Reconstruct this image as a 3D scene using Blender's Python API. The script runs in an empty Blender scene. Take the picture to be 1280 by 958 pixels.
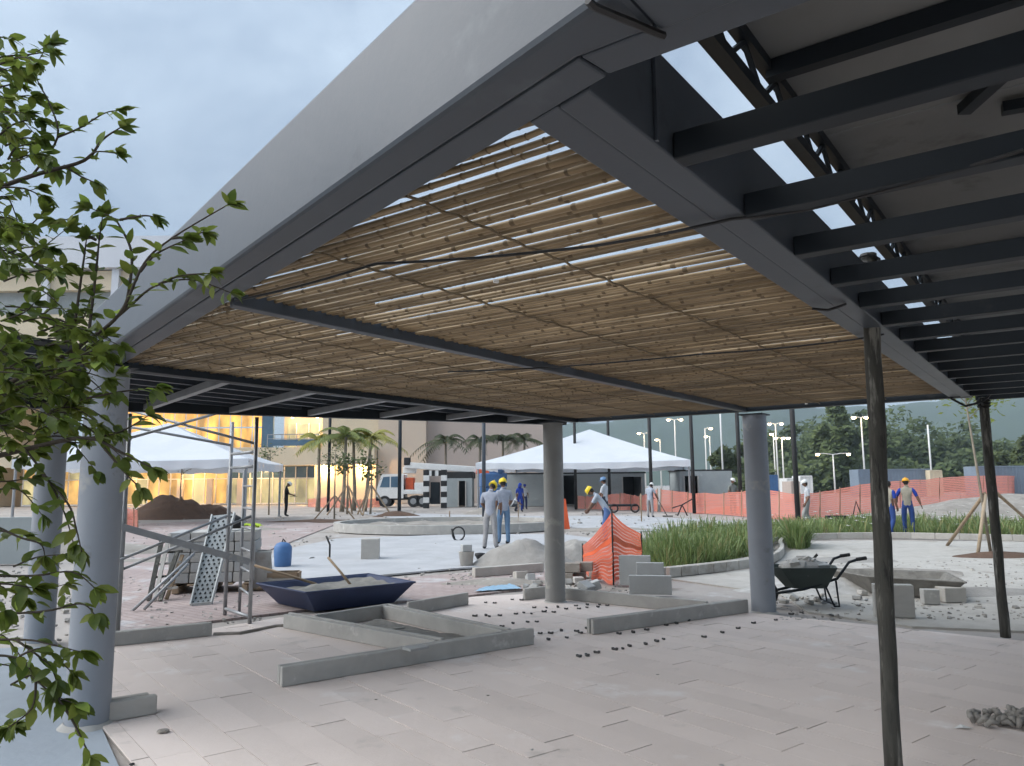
import bpy, bmesh, math, random
from mathutils import Vector, Matrix, noise as mnoise
random.seed(7)
R = math.radians
sc = bpy.context.scene
C = sc.collection

# ------------------------------------------------------------------ camera
CAM_Z, PITCH, ROLL, FPX = 1.6, R(7.6), R(0.5), 961.0
cam = bpy.data.cameras.new('camera')
cam.sensor_width = 36.0
cam.lens = FPX / 1280 * 36
cam.clip_start = 0.05
cam.clip_end = 12000
camo = bpy.data.objects.new('camera', cam)
CAM_ROT = Matrix.Rotation(math.pi / 2 + PITCH, 3, 'X') @ Matrix.Rotation(-ROLL, 3, 'Z')
camo.matrix_world = Matrix.Translation((0, 0, CAM_Z)) @ CAM_ROT.to_4x4()
C.objects.link(camo)
sc.camera = camo

# ------------------------------------------------------------------ sky
w = bpy.data.worlds.new('World')
sc.world = w
w.use_nodes = True
nt = w.node_tree
nt.nodes.clear()
N = nt.nodes.new
L = nt.links.new
SUN_EL, SUN_AZ = R(40), R(-98)          # azimuth clockwise from +Y
sky = N('ShaderNodeTexSky')
sky.sky_type = 'NISHITA'
sky.sun_disc = False
sky.sun_elevation = SUN_EL
sky.sun_rotation = SUN_AZ
sky.air_density = 1.0
sky.dust_density = 1.5
tc = N('ShaderNodeTexCoord')
sep = N('ShaderNodeSeparateXYZ')
L(tc.outputs['Generated'], sep.inputs[0])
mp = N('ShaderNodeMapping')
mp.inputs['Scale'].default_value = (1.0, 1.0, 1.5)
L(tc.outputs['Generated'], mp.inputs[0])
nz = N('ShaderNodeTexNoise')
nz.inputs['Scale'].default_value = 3.4
nz.inputs['Detail'].default_value = 7
nz.inputs['Roughness'].default_value = 0.55
nz.inputs['Distortion'].default_value = 0.35
L(mp.outputs[0], nz.inputs['Vector'])
cr = N('ShaderNodeValToRGB')
cr.color_ramp.elements[0].position = 0.36
cr.color_ramp.elements[0].color = (1.28, 1.62, 2.1, 1)
cr.color_ramp.elements[1].position = 0.66
cr.color_ramp.elements[1].color = (2.2, 2.63, 3.12, 1)
L(nz.outputs[0], cr.inputs[0])
# overcast luminance distribution: horizon dimmer than the zenith
mul = N('ShaderNodeMath'); mul.operation = 'MULTIPLY_ADD'; mul.use_clamp = False
mul.inputs[1].default_value = 0.62
mul.inputs[2].default_value = 0.70
clampz = N('ShaderNodeMath'); clampz.operation = 'MAXIMUM'; clampz.inputs[1].default_value = 0.0
L(sep.outputs[2], clampz.inputs[0])
L(clampz.outputs[0], mul.inputs[0])
vm = N('ShaderNodeVectorMath'); vm.operation = 'SCALE'
L(cr.outputs[0], vm.inputs[0])
L(mul.outputs[0], vm.inputs['Scale'])
mx = N('ShaderNodeMix'); mx.data_type = 'RGBA'
mx.inputs['Factor'].default_value = 0.92
L(sky.outputs[0], mx.inputs['A'])
L(vm.outputs[0], mx.inputs['B'])
bg = N('ShaderNodeBackground')
bg.inputs['Strength'].default_value = 0.1
L(mx.outputs['Result'], bg.inputs[0])
wo = N('ShaderNodeOutputWorld')
L(bg.outputs[0], wo.inputs[0])

# ------------------------------------------------------------------ sun behind the cloud
sl = bpy.data.lights.new('sun', 'SUN')
sl.energy = 1.5
sl.angle = R(75)
sl.color = (1.0, 0.985, 0.965)
so = bpy.data.objects.new('sun', sl)
sd = Vector((math.sin(SUN_AZ) * math.cos(SUN_EL), math.cos(SUN_AZ) * math.cos(SUN_EL), math.sin(SUN_EL)))
so.rotation_euler = sd.to_track_quat('Z', 'Y').to_euler()
so.location = sd * 50
C.objects.link(so)

vs = sc.view_settings
vs.view_transform = 'Standard'
vs.look = 'None'
vs.gamma = 1.0
vs.use_curve_mapping = False
vs.exposure = 1.62
sc.display_settings.display_device = 'sRGB'
sc.render.engine = 'CYCLES'
sc.cycles.use_denoising = True
try:
    sc.cycles.denoiser = 'OPENIMAGEDENOISE'
except Exception:
    pass
sc.cycles.use_adaptive_sampling = True
sc.cycles.adaptive_threshold = 0.03
sc.cycles.max_bounces = 6
sc.cycles.diffuse_bounces = 4
sc.cycles.glossy_bounces = 3
sc.cycles.transparent_max_bounces = 16
sc.cycles.volume_bounces = 0
sc.cycles.caustics_reflective = False
sc.cycles.caustics_refractive = False

# ------------------------------------------------------------------ survey: where a sight line meets a level, or a distance
def ray(x, y):
    return CAM_ROT @ Vector(((x - 640) / FPX, -(y - 479) / FPX, -1.0))
def G(x, y, z=0.0):
    d = ray(x, y); t = (z - CAM_Z) / d.z
    return Vector((d.x * t, d.y * t, z))
def DP(x, y, dist):
    d = ray(x, y); t = dist / d.y
    return Vector((d.x * t, dist, CAM_Z + d.z * t))
def U(v, rnd=random): return rnd.uniform(-v, v)

# ------------------------------------------------------------------ mesh builder
class MB:
    def __init__(s):
        s.v = []; s.f = []; s.m = []; s.uv = None
    def add(s, vs, fs, mi=0):
        o = len(s.v)
        s.v += [Vector(v) for v in vs]
        s.f += [tuple(i + o for i in f) for f in fs]
        s.m += [mi] * len(fs)
        return s
    def box(s, c, size, rz=0.0, mi=0, rot=None):
        hx, hy, hz = size[0] / 2, size[1] / 2, size[2] / 2
        M = rot if rot is not None else Matrix.Rotation(rz, 3, 'Z')
        c = Vector(c)
        vs = [c + M @ Vector((x, y, z)) for z in (-hz, hz) for x, y in ((-hx, -hy), (hx, -hy), (hx, hy), (-hx, hy))]
        return s.add(vs, [(3, 2, 1, 0), (4, 5, 6, 7), (0, 1, 5, 4), (1, 2, 6, 5), (2, 3, 7, 6), (3, 0, 4, 7)], mi)
    def bar(s, p, q, wd, ht, mi=0, up=(0, 0, 1)):
        p, q = Vector(p), Vector(q)
        d = (q - p).normalized(); up = Vector(up)
        if abs(d.dot(up)) > 0.97: up = Vector((0, 1, 0))
        x = d.cross(up).normalized(); z = x.cross(d).normalized()
        vs = [e + x * a + z * b for e in (p, q) for a, b in ((-wd / 2, -ht / 2), (wd / 2, -ht / 2), (wd / 2, ht / 2), (-wd / 2, ht / 2))]
        return s.add(vs, [(0, 1, 2, 3), (7, 6, 5, 4), (4, 5, 1, 0), (5, 6, 2, 1), (6, 7, 3, 2), (7, 4, 0, 3)], mi)
    def prism(s, poly, z0, z1, mi=0):
        n = len(poly)
        a = sum(poly[i][0] * poly[(i + 1) % n][1] - poly[(i + 1) % n][0] * poly[i][1] for i in range(n))
        if a < 0: poly = poly[::-1]
        vs = [(p[0], p[1], z0) for p in poly] + [(p[0], p[1], z1) for p in poly]
        fs = [tuple(range(n))[::-1], tuple(range(n, 2 * n))] + [(i, (i + 1) % n, n + (i + 1) % n, n + i) for i in range(n)]
        return s.add(vs, fs, mi)
    def tube(s, pts, r, n=8, mi=0, caps=True):
        pts = [Vector(p) for p in pts]
        rs = r if isinstance(r, (list, tuple)) else [r] * len(pts)
        vs = []; fs = []
        prev = None
        for i, p in enumerate(pts):
            if i == 0: d = pts[1] - pts[0]
            elif i == len(pts) - 1: d = pts[-1] - pts[-2]
            else: d = (pts[i + 1] - pts[i]).normalized() + (pts[i] - pts[i - 1]).normalized()
            if d.length < 1e-9: d = Vector((0, 0, 1))
            d.normalize()
            if prev is None:
                a = Vector((1, 0, 0)) if abs(d.x) < 0.8 else Vector((0, 1, 0))
                x = d.cross(a).normalized()
            else:
                x = prev - d * prev.dot(d)
                if x.length < 1e-6: x = d.orthogonal()
                x.normalize()
            prev = x
            y = d.cross(x)
            for k in range(n):
                a = 2 * math.pi * k / n
                vs.append(p + (x * math.cos(a) + y * math.sin(a)) * rs[i])
        for i in range(len(pts) - 1):
            for k in range(n):
                fs.append((i * n + k, i * n + (k + 1) % n, (i + 1) * n + (k + 1) % n, (i + 1) * n + k))
        if caps:
            fs.append(tuple(range(n))[::-1])
            fs.append(tuple(range((len(pts) - 1) * n, len(pts) * n)))
        return s.add(vs, fs, mi)
    def lathe(s, prof, c=(0, 0, 0), n=16, mi=0, sx=1.0, sy=1.0):
        c = Vector(c); vs = []; fs = []
        for r_, z in prof:
            for k in range(n):
                a = 2 * math.pi * k / n
                vs.append(c + Vector((r_ * sx * math.cos(a), r_ * sy * math.sin(a), z)))
        for i in range(len(prof) - 1):
            for k in range(n):
                fs.append((i * n + k, i * n + (k + 1) % n, (i + 1) * n + (k + 1) % n, (i + 1) * n + k))
        fs.append(tuple(range(n))[::-1]); fs.append(tuple(range((len(prof) - 1) * n, len(prof) * n)))
        return s.add(vs, fs, mi)
    def grid(s, f, nu, nv, mi=0):
        vs = [f(i / nu, j / nv) for j in range(nv + 1) for i in range(nu + 1)]
        fs = [(j * (nu + 1) + i, j * (nu + 1) + i + 1, (j + 1) * (nu + 1) + i + 1, (j + 1) * (nu + 1) + i) for j in range(nv) for i in range(nu)]
        s.uvg = [(i / nu, j / nv) for j in range(nv + 1) for i in range(nu + 1)]
        return s.add(vs, fs, mi)
    def mesh(s, name, mats, smooth=False, inv=None):
        me = bpy.data.meshes.new(name)
        vs = s.v if inv is None else [inv @ v for v in s.v]
        me.from_pydata([tuple(v) for v in vs], [], s.f)
        mats = mats if isinstance(mats, (list, tuple)) else [mats]
        for m in mats: me.materials.append(m)
        if len(mats) > 1: me.polygons.foreach_set('material_index', s.m)
        if smooth: me.polygons.foreach_set('use_smooth', [True] * len(me.polygons))
        me.update()
        return me
    def build(s, name, mats, parent=None, smooth=False, bevel=0.0, auto=None):
        inv = XF[parent.name].inverted() if parent is not None else None
        o = bpy.data.objects.new(name, s.mesh(name, mats, smooth, inv))
        C.objects.link(o)
        XF[o.name] = XF[parent.name].copy() if parent is not None else Matrix.Identity(4)
        if parent is not None: o.parent = parent
        if bevel:
            b = o.modifiers.new('bevel', 'BEVEL'); b.width = bevel; b.segments = 2; b.limit_method = 'ANGLE'
        return o

XF = {}
def tag(o, label=None, cat=None, group=None, kind=None):
    if label: o['label'] = label
    if cat: o['category'] = cat
    if group: o['group'] = group
    if kind: o['kind'] = kind
    return o
def thing(name, label, cat, loc=(0, 0, 0), rz=0.0, group=None):
    o = bpy.data.objects.new(name, None)
    o.empty_display_size = 0.2
    o.location = loc
    o.rotation_euler = (0, 0, rz)
    C.objects.link(o)
    XF[o.name] = Matrix.Translation(loc) @ Matrix.Rotation(rz, 4, 'Z')
    return tag(o, label, cat, group)
def solo(mb, name, mats, label, cat, group=None, smooth=False, bevel=0.0):
    """a thing that is one mesh, its origin at its base"""
    c = sum(mb.v, Vector()) / len(mb.v)
    z = min(v.z for v in mb.v)
    base = Vector((c.x, c.y, z))
    me = mb.mesh(name, mats, smooth, Matrix.Translation(-base))
    o = bpy.data.objects.new(name, me); o.location = base
    C.objects.link(o)
    XF[o.name] = Matrix.Translation(base)
    if bevel:
        b = o.modifiers.new('bevel', 'BEVEL'); b.width = bevel; b.segments = 2; b.limit_method = 'ANGLE'
    return tag(o, label, cat, group)
def struct(mb, name, mats, smooth=False):
    return tag(mb.build(name, mats, None, smooth), kind='structure')
def inst(me, name, parent, M):
    """an object sharing mesh data, placed by a world matrix under a parent"""
    o = bpy.data.objects.new(name, me)
    C.objects.link(o)
    if parent is not None:
        o.parent = parent
        M = XF[parent.name].inverted() @ M
    o.matrix_local = M
    return o
def copy_tree(o, parent=None):
    c = o.copy(); C.objects.link(c)
    if parent is not None: c.parent = parent
    for ch in list(o.children): copy_tree(ch, c)
    return c

# ------------------------------------------------------------------ materials
def mat(name, c1, c2=None, scale=3.0, rough=0.8, metal=0.0, bump=0.0, bscale=None, spots=None, rnd=0.0, detail=6, stretch=None, spec=0.4, trans=0.0, emit=None, fine=0.0, wob=0.5, brick=None):
    m = bpy.data.materials.new(name)
    m.use_nodes = True
    t = m.node_tree; n = t.nodes; l = t.links.new
    b = n['Principled BSDF']
    b.inputs['Roughness'].default_value = rough
    b.inputs['Metallic'].default_value = metal
    b.inputs['Specular IOR Level'].default_value = spec
    co = n.new('ShaderNodeTexCoord').outputs['Object']
    geo = n.new('ShaderNodeNewGeometry').outputs['Position']
    src = geo
    if stretch:
        mpp = n.new('ShaderNodeMapping'); mpp.inputs['Scale'].default_value = stretch
        l(co, mpp.inputs[0]); src = mpp.outputs[0]
    c2 = c2 or tuple(x * 0.8 for x in c1)
    nz = n.new('ShaderNodeTexNoise'); nz.inputs['Scale'].default_value = scale; nz.inputs['Detail'].default_value = detail
    nz.inputs['Roughness'].default_value = 0.62; nz.inputs['Distortion'].default_value = wob
    l(src, nz.inputs['Vector'])
    rp = n.new('ShaderNodeValToRGB')
    rp.color_ramp.elements[0].position = 0.32; rp.color_ramp.elements[1].position = 0.68
    rp.color_ramp.elements[0].color = (*c2, 1); rp.color_ramp.elements[1].color = (*c1, 1)
    l(nz.outputs[0], rp.inputs[0])
    col = rp.outputs[0]
    if spots:                                   # (colour, scale, threshold): stains with a shape of their own
        for sc_, ss, th in [spots] if not isinstance(spots, list) else spots:
            n2 = n.new('ShaderNodeTexNoise'); n2.inputs['Scale'].default_value = ss; n2.inputs['Detail'].default_value = 5; n2.inputs['Roughness'].default_value = 0.65
            l(src, n2.inputs['Vector'])
            mr = n.new('ShaderNodeMapRange'); mr.inputs['From Min'].default_value = th; mr.inputs['From Max'].default_value = th + 0.09
            l(n2.outputs[0], mr.inputs['Value'])
            mm = n.new('ShaderNodeMix'); mm.data_type = 'RGBA'
            l(mr.outputs[0], mm.inputs['Factor']); l(col, mm.inputs['A']); mm.inputs['B'].default_value = (*sc_, 1)
            col = mm.outputs['Result']
    if brick:                                   # (joint colour, tile width, tile height, turn): far paving whose joints are too fine to build
        bt = n.new('ShaderNodeTexBrick'); mpb = n.new('ShaderNodeMapping'); mpb.inputs['Rotation'].default_value = (0, 0, brick[3]); l(geo, mpb.inputs[0]); l(mpb.outputs[0], bt.inputs['Vector'])
        bt.inputs['Scale'].default_value = 1.0; bt.inputs['Brick Width'].default_value = brick[1]; bt.inputs['Row Height'].default_value = brick[2]; bt.inputs['Mortar Size'].default_value = 0.012; bt.inputs['Mortar Smooth'].default_value = 0.4
        bt.inputs['Color1'].default_value = (1, 1, 1, 1); bt.inputs['Color2'].default_value = (.84, .84, .86, 1); bt.inputs['Mortar'].default_value = (*brick[0], 1)
        mm = n.new('ShaderNodeMix'); mm.data_type = 'RGBA'; mm.blend_type = 'MULTIPLY'; mm.inputs['Factor'].default_value = 0.8
        l(col, mm.inputs['A']); l(bt.outputs['Color'], mm.inputs['B']); col = mm.outputs['Result']
    if rnd:
        oi = n.new('ShaderNodeObjectInfo')
        mr = n.new('ShaderNodeMapRange'); mr.inputs['To Min'].default_value = 1 - rnd; mr.inputs['To Max'].default_value = 1 + rnd
        l(oi.outputs['Random'], mr.inputs['Value'])
        vmn = n.new('ShaderNodeVectorMath'); vmn.operation = 'SCALE'
        l(col, vmn.inputs[0]); l(mr.outputs[0], vmn.inputs['Scale']); col = vmn.outputs[0]
    l(col, b.inputs['Base Color'])
    if bump:
        n3 = n.new('ShaderNodeTexNoise'); n3.inputs['Scale'].default_value = bscale or scale * 6; n3.inputs['Detail'].default_value = 8; n3.inputs['Roughness'].default_value = 0.65
        l(src, n3.inputs['Vector'])
        bp = n.new('ShaderNodeBump'); bp.inputs['Strength'].default_value = bump; bp.inputs['Distance'].default_value = 0.03
        l(n3.outputs[0], bp.inputs['Height']); l(bp.outputs[0], b.inputs['Normal'])
    # roughness follows the wear
    mr = n.new('ShaderNodeMapRange'); mr.inputs['To Min'].default_value = max(0.05, rough - 0.1); mr.inputs['To Max'].default_value = min(1, rough + 0.1)
    l(nz.outputs[0], mr.inputs['Value']); l(mr.outputs[0], b.inputs['Roughness'])
    if trans:
        out = n['Material Output']
        tr = n.new('ShaderNodeBsdfTranslucent'); l(col, tr.inputs[0])
        ms = n.new('ShaderNodeMixShader'); ms.inputs[0].default_value = trans
        l(b.outputs[0], ms.inputs[1]); l(tr.outputs[0], ms.inputs[2]); l(ms.outputs[0], out.inputs[0])
    if emit:
        b.inputs['Emission Color'].default_value = (*emit[0], 1); b.inputs['Emission Strength'].default_value = emit[1]
    return m

def net_mat(name, col, nu, nv, hole):
    """plastic barrier mesh: strands in both directions, holes between them (UV space)"""
    m = bpy.data.materials.new(name); m.use_nodes = True
    t = m.node_tree; n = t.nodes; l = t.links.new
    b = n['Principled BSDF']; out = n['Material Output']
    b.inputs['Roughness'].default_value = 0.5
    uv = n.new('ShaderNodeUVMap'); sp = n.new('ShaderNodeSeparateXYZ'); l(uv.outputs[0], sp.inputs[0])
    def stripes(o, k, duty):
        a = n.new('ShaderNodeMath'); a.operation = 'MULTIPLY'; a.inputs[1].default_value = k; l(o, a.inputs[0])
        f = n.new('ShaderNodeMath'); f.operation = 'FRACT'; l(a.outputs[0], f.inputs[0])
        g = n.new('ShaderNodeMath'); g.operation = 'LESS_THAN'; g.inputs[1].default_value = duty; l(f.outputs[0], g.inputs[0])
        return g.outputs[0]
    h1 = stripes(sp.outputs[1], nv, hole); h2 = stripes(sp.outputs[0], nu, hole + 0.12)
    mu = n.new('ShaderNodeMath'); mu.operation = 'MULTIPLY'; l(h1, mu.inputs[0]); l(h2, mu.inputs[1])
    nz = n.new('ShaderNodeTexNoise'); nz.inputs['Scale'].default_value = 2.0
    rp = n.new('ShaderNodeValToRGB'); rp.color_ramp.elements[0].color = (*[c * 0.75 for c in col], 1); rp.color_ramp.elements[1].color = (*col, 1)
    l(nz.outputs[0], rp.inputs[0]); l(rp.outputs[0], b.inputs['Base Color'])
    tl = n.new('ShaderNodeBsdfTranslucent'); l(rp.outputs[0], tl.inputs[0])
    ms0 = n.new('ShaderNodeMixShader'); ms0.inputs[0].default_value = 0.4; l(b.outputs[0], ms0.inputs[1]); l(tl.outputs[0], ms0.inputs[2])
    tr = n.new('ShaderNodeBsdfTransparent')
    ms = n.new('ShaderNodeMixShader'); l(mu.outputs[0], ms.inputs[0]); l(ms0.outputs[0], ms.inputs[1]); l(tr.outputs[0], ms.inputs[2])
    l(ms.outputs[0], out.inputs[0])
    return m

STEEL = mat('painted_steel', (0.057, 0.069, 0.085), (0.047, 0.057, 0.071), 1.3, 0.42, bump=0.03, bscale=30, spots=[((0.07, 0.085, 0.10), 2.2, 0.60), ((0.032, 0.04, 0.05), 4.0, 0.66)], spec=0.36)
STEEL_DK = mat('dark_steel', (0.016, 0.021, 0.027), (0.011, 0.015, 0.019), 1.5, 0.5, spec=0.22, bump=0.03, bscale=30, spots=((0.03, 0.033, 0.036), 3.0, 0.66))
COLUMN = mat('column_paint', (0.285, 0.31, 0.345), (0.24, 0.262, 0.292), 1.2, 0.55, bump=0.05, bscale=25, spots=[((0.36, 0.36, 0.35), 2.2, 0.60), ((0.19, 0.20, 0.21), 4.5, 0.64), ((0.42, 0.41, 0.39), 9.0, 0.69)])
COLUMN_WARM = mat('column_dusty', (0.30, 0.30, 0.285), (0.24, 0.24, 0.23), 1.6, 0.7, bump=0.04, bscale=25, spots=[((0.38, 0.37, 0.34), 3.0, 0.58), ((0.20, 0.195, 0.18), 5.0, 0.64)])
GALV = mat('galvanised_tube', (0.36, 0.37, 0.38), (0.26, 0.27, 0.28), 4.0, 0.45, 0.5, spots=((0.42, 0.41, 0.38), 6.0, 0.62))
BAMBOO = mat('bamboo', (0.30, 0.222, 0.13), (0.165, 0.117, 0.062), 2.2, 0.55, bump=0.05, bscale=60, rnd=0.38, spots=((0.15, 0.10, 0.05), 9.0, 0.64))
BAMBOO_DK = mat('bamboo_batten', (0.20, 0.15, 0.09), (0.12, 0.09, 0.05), 5.0, 0.7, bump=0.1)
CABLE = mat('black_cable', (0.02, 0.02, 0.022), (0.015, 0.015, 0.015), 4, 0.5)
SOFFIT = mat('canopy_sheet', (0.20, 0.205, 0.205), (0.15, 0.154, 0.154), 0.9, 0.85, spots=((0.11, 0.112, 0.112), 1.7, 0.60))
PAVER = mat('dusty_paver', (0.72, 0.635, 0.585), (0.65, 0.57, 0.525), 0.7, 0.85, bump=0.14, bscale=22, rnd=0.05, spots=[((0.77, 0.72, 0.69), 0.9, 0.58), ((0.56, 0.50, 0.46), 1.6, 0.60), ((0.46, 0.41, 0.38), 5.0, 0.70)])
GROUND = mat('site_ground', (0.42, 0.385, 0.355), (0.31, 0.28, 0.255), 0.35, 0.9, bump=0.25, bscale=5, spots=[((0.24, 0.215, 0.19), 0.45, 0.57), ((0.50, 0.50, 0.50), 1.1, 0.60), ((0.28, 0.26, 0.24), 3.0, 0.66)])
JOINT = mat('joint_sand', (0.36, 0.325, 0.30), (0.25, 0.225, 0.205), 9.0, 0.95, bump=0.3, bscale=60)
CEMENT = mat('white_cement', (0.46, 0.465, 0.475), (0.36, 0.365, 0.375), 0.9, 0.85, bump=0.15, bscale=8, spots=[((0.36, 0.36, 0.355), 0.7, 0.60), ((0.30, 0.29, 0.275), 2.6, 0.68)])
PINK = mat('pink_paving', (0.44, 0.36, 0.335), (0.36, 0.29, 0.27), 0.9, 0.9, bump=0.2, bscale=12, spots=[((0.50, 0.48, 0.475), 0.9, 0.56), ((0.30, 0.27, 0.255), 1.7, 0.66)], brick=((.62, .6, .6), .24, .12, .66))
WHITEDUST = mat('pale_blue_screed', (0.34, 0.385, 0.43), (0.27, 0.305, 0.345), 0.7, 0.85, bump=0.35, bscale=5)
CONC = mat('concrete', (0.46, 0.45, 0.42), (0.36, 0.35, 0.33), 3.0, 0.9, bump=0.15, bscale=30, spots=[((0.55, 0.54, 0.51), 4.0, 0.6), ((0.27, 0.26, 0.24), 3.0, 0.7)], rnd=0.06)
CONC_LT = mat('pale_concrete', (0.46, 0.44, 0.405), (0.37, 0.35, 0.315), 3.0, 0.9, bump=0.2, bscale=30, spots=[((0.29, 0.265, 0.23), 0.9, 0.58), ((0.30, 0.285, 0.26), 3.0, 0.66)], rnd=0.06)
BLOCK = mat('concrete_block', (0.40, 0.41, 0.405), (0.34, 0.345, 0.34), 3.0, 0.9, bump=0.15, bscale=50, spots=((0.48, 0.48, 0.46), 5.0, 0.64), rnd=0.08)
SAND = mat('grey_sand', (0.34, 0.325, 0.30), (0.25, 0.235, 0.215), 3.0, 0.95, bump=0.6, bscale=25)
SOIL = mat('brown_soil', (0.125, 0.075, 0.05), (0.08, 0.048, 0.032), 2.0, 0.95, bump=0.8, bscale=8)
DIRT = mat('grey_dirt', (0.34, 0.315, 0.28), (0.22, 0.20, 0.175), 1.6, 0.95, bump=0.8, bscale=9, spots=((0.48, 0.45, 0.41), 2.5, 0.6))
RUBBLE = mat('rubble', (0.44, 0.43, 0.41), (0.30, 0.29, 0.27), 5.0, 0.95, bump=0.5, rnd=0.2)
WOOD = mat('site_timber', (0.36, 0.27, 0.18), (0.24, 0.175, 0.115), 3.0, 0.85, bump=0.2, stretch=None, rnd=0.15)
WOOD_DK = mat('weathered_pole', (0.085, 0.083, 0.07), (0.033, 0.033, 0.029), 4.0, 0.75, bump=0.35, bscale=30, stretch=(6, 6, 0.9), spots=[((0.22, 0.215, 0.19), 2.6, 0.55), ((0.014, 0.014, 0.013), 3.4, 0.58)])
WOOD_LT = mat('pale_pole', (0.45, 0.36, 0.26), (0.33, 0.26, 0.18), 4.0, 0.85, bump=0.2)
BLUE_PL = mat('blue_plastic', (0.028, 0.042, 0.10), (0.02, 0.03, 0.07), 3.0, 0.55, spots=((0.24, 0.25, 0.27), 7.0, 0.66))
BLUE_DRUM = mat('blue_drum_plastic', (0.07, 0.17, 0.36), (0.05, 0.12, 0.27), 3.0, 0.5, spots=((0.40, 0.42, 0.44), 8.0, 0.68))
SPACER = mat('dusty_dark_stone', (0.10, 0.098, 0.095), (0.055, 0.054, 0.052), 30, 0.9)
MORTAR = mat('wet_mortar', (0.25, 0.24, 0.215), (0.15, 0.143, 0.13), 6.0, 0.85, bump=0.7, bscale=14)
GREEN_PL = mat('dark_green_barrow', (0.045, 0.062, 0.055), (0.03, 0.042, 0.038), 3.0, 0.5, spots=((0.26, 0.26, 0.24), 6.0, 0.66))
BLACK = mat('black_rubber', (0.025, 0.025, 0.026), (0.015, 0.015, 0.015), 4.0, 0.7, spots=((0.12, 0.11, 0.10), 6.0, 0.68))
WHITE = mat('white_paint', (0.78, 0.78, 0.76), (0.68, 0.68, 0.66), 2.0, 0.5, spots=((0.55, 0.53, 0.49), 3.0, 0.7))
TENT = mat('tent_pvc', (0.80, 0.83, 0.87), (0.72, 0.76, 0.81), 0.6, 0.45, trans=0.25)
ORANGE = mat('orange_plastic', (0.75, 0.13, 0.045), (0.6, 0.1, 0.035), 3.0, 0.5)
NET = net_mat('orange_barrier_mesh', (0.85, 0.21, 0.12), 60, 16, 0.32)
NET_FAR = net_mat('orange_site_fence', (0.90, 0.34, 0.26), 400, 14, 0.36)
BEIGE = mat('beige_render', (0.60, 0.50, 0.40), (0.54, 0.45, 0.36), 0.25, 0.9, bump=0.05)
CREAM = mat('cream_render', (0.68, 0.58, 0.42), (0.60, 0.51, 0.37), 0.3, 0.9)
PINKWALL = mat('rose_beige_render', (0.50, 0.42, 0.37), (0.45, 0.375, 0.33), 0.25, 0.9)
GREYWALL = mat('grey_render', (0.36, 0.39, 0.39), (0.30, 0.33, 0.33), 0.8, 0.9, spots=((0.44, 0.46, 0.46), 1.0, 0.62))
PARAPET = mat('white_cladding', (0.62, 0.64, 0.68), (0.56, 0.58, 0.62), 0.3, 0.6)
DARKROOM = mat('dark_interior', (0.035, 0.034, 0.033), (0.02, 0.02, 0.02), 1.0, 0.9)  # near-black puts the shade in kiosk rooms and deck holes into colour; also roofs
GREEN1 = mat('leaf_green', (0.30, 0.38, 0.07), (0.11, 0.19, 0.035), 9.0, 0.45, rnd=0.5, trans=0.52)
GREEN2 = mat('leaf_young', (0.28, 0.32, 0.06), (0.16, 0.22, 0.035), 9.0, 0.5, trans=0.35, rnd=0.25)
GRASS_DRY = mat('dry_grass', (0.36, 0.33, 0.15), (0.24, 0.24, 0.09), 1.6, 0.6, trans=0.3)
GRASS = mat('planter_grass', (0.24, 0.31, 0.11), (0.095, 0.15, 0.05), 1.6, 0.5, trans=0.3)
PALM = mat('palm_frond', (0.075, 0.09, 0.035), (0.04, 0.052, 0.02), 1.0, 0.6, trans=0.25)
PALM_Y = mat('palm_frond_lamplit', (0.42, 0.38, 0.08), (0.2, 0.22, 0.05), 1.0, 0.6, trans=0.3)  # warm lamplight on the left palms is painted into this frond colour
FOREST = mat('woodland_leaves', (0.105, 0.14, 0.045), (0.048, 0.072, 0.026), 0.12, 0.7, trans=0.15)
FOREST2 = mat('woodland_leaves_light', (0.10, 0.125, 0.035), (0.05, 0.07, 0.02), 0.2, 0.7, trans=0.15)
HILL = mat('hill_forest', (0.05, 0.075, 0.035), (0.03, 0.048, 0.024), 0.012, 0.95, bump=1.0, bscale=0.06)
DARKNODE = mat('bamboo_node', (0.17, 0.12, 0.065), (0.10, 0.07, 0.038), 6.0, 0.7)
BARK = mat('bark', (0.075, 0.06, 0.045), (0.04, 0.032, 0.025), 8.0, 0.9, bump=0.3)
BARK_LT = mat('pale_bark', (0.30, 0.26, 0.20), (0.2, 0.17, 0.13), 6.0, 0.9, bump=0.3)
FLOWER = mat('white_flower', (0.8, 0.8, 0.76), (0.7, 0.7, 0.66), 5, 0.7)
SKIN = mat('skin', (0.20, 0.105, 0.07), (0.16, 0.085, 0.055), 6.0, 0.55)
HAIR = mat('dark_hair', (0.015, 0.012, 0.01), (0.01, 0.008, 0.007), 20, 0.7)
CONTAINER = mat('container_paint', (0.20, 0.25, 0.31), (0.17, 0.21, 0.26), 0.8, 0.6)
YELLOW = mat('yellow_helmet', (0.80, 0.60, 0.03), (0.72, 0.52, 0.02), 3.0, 0.35)
LAMPGLOW = mat('lamp_glow', (1.0, 0.8, 0.5), (1.0, 0.8, 0.5), 1.0, 0.5, emit=((1.0, 0.72, 0.38), 14.0))
def cloth(name, c): return mat(name, c, tuple(x * 0.78 for x in c), 7.0, 0.9, bump=0.25, bscale=16)
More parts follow.
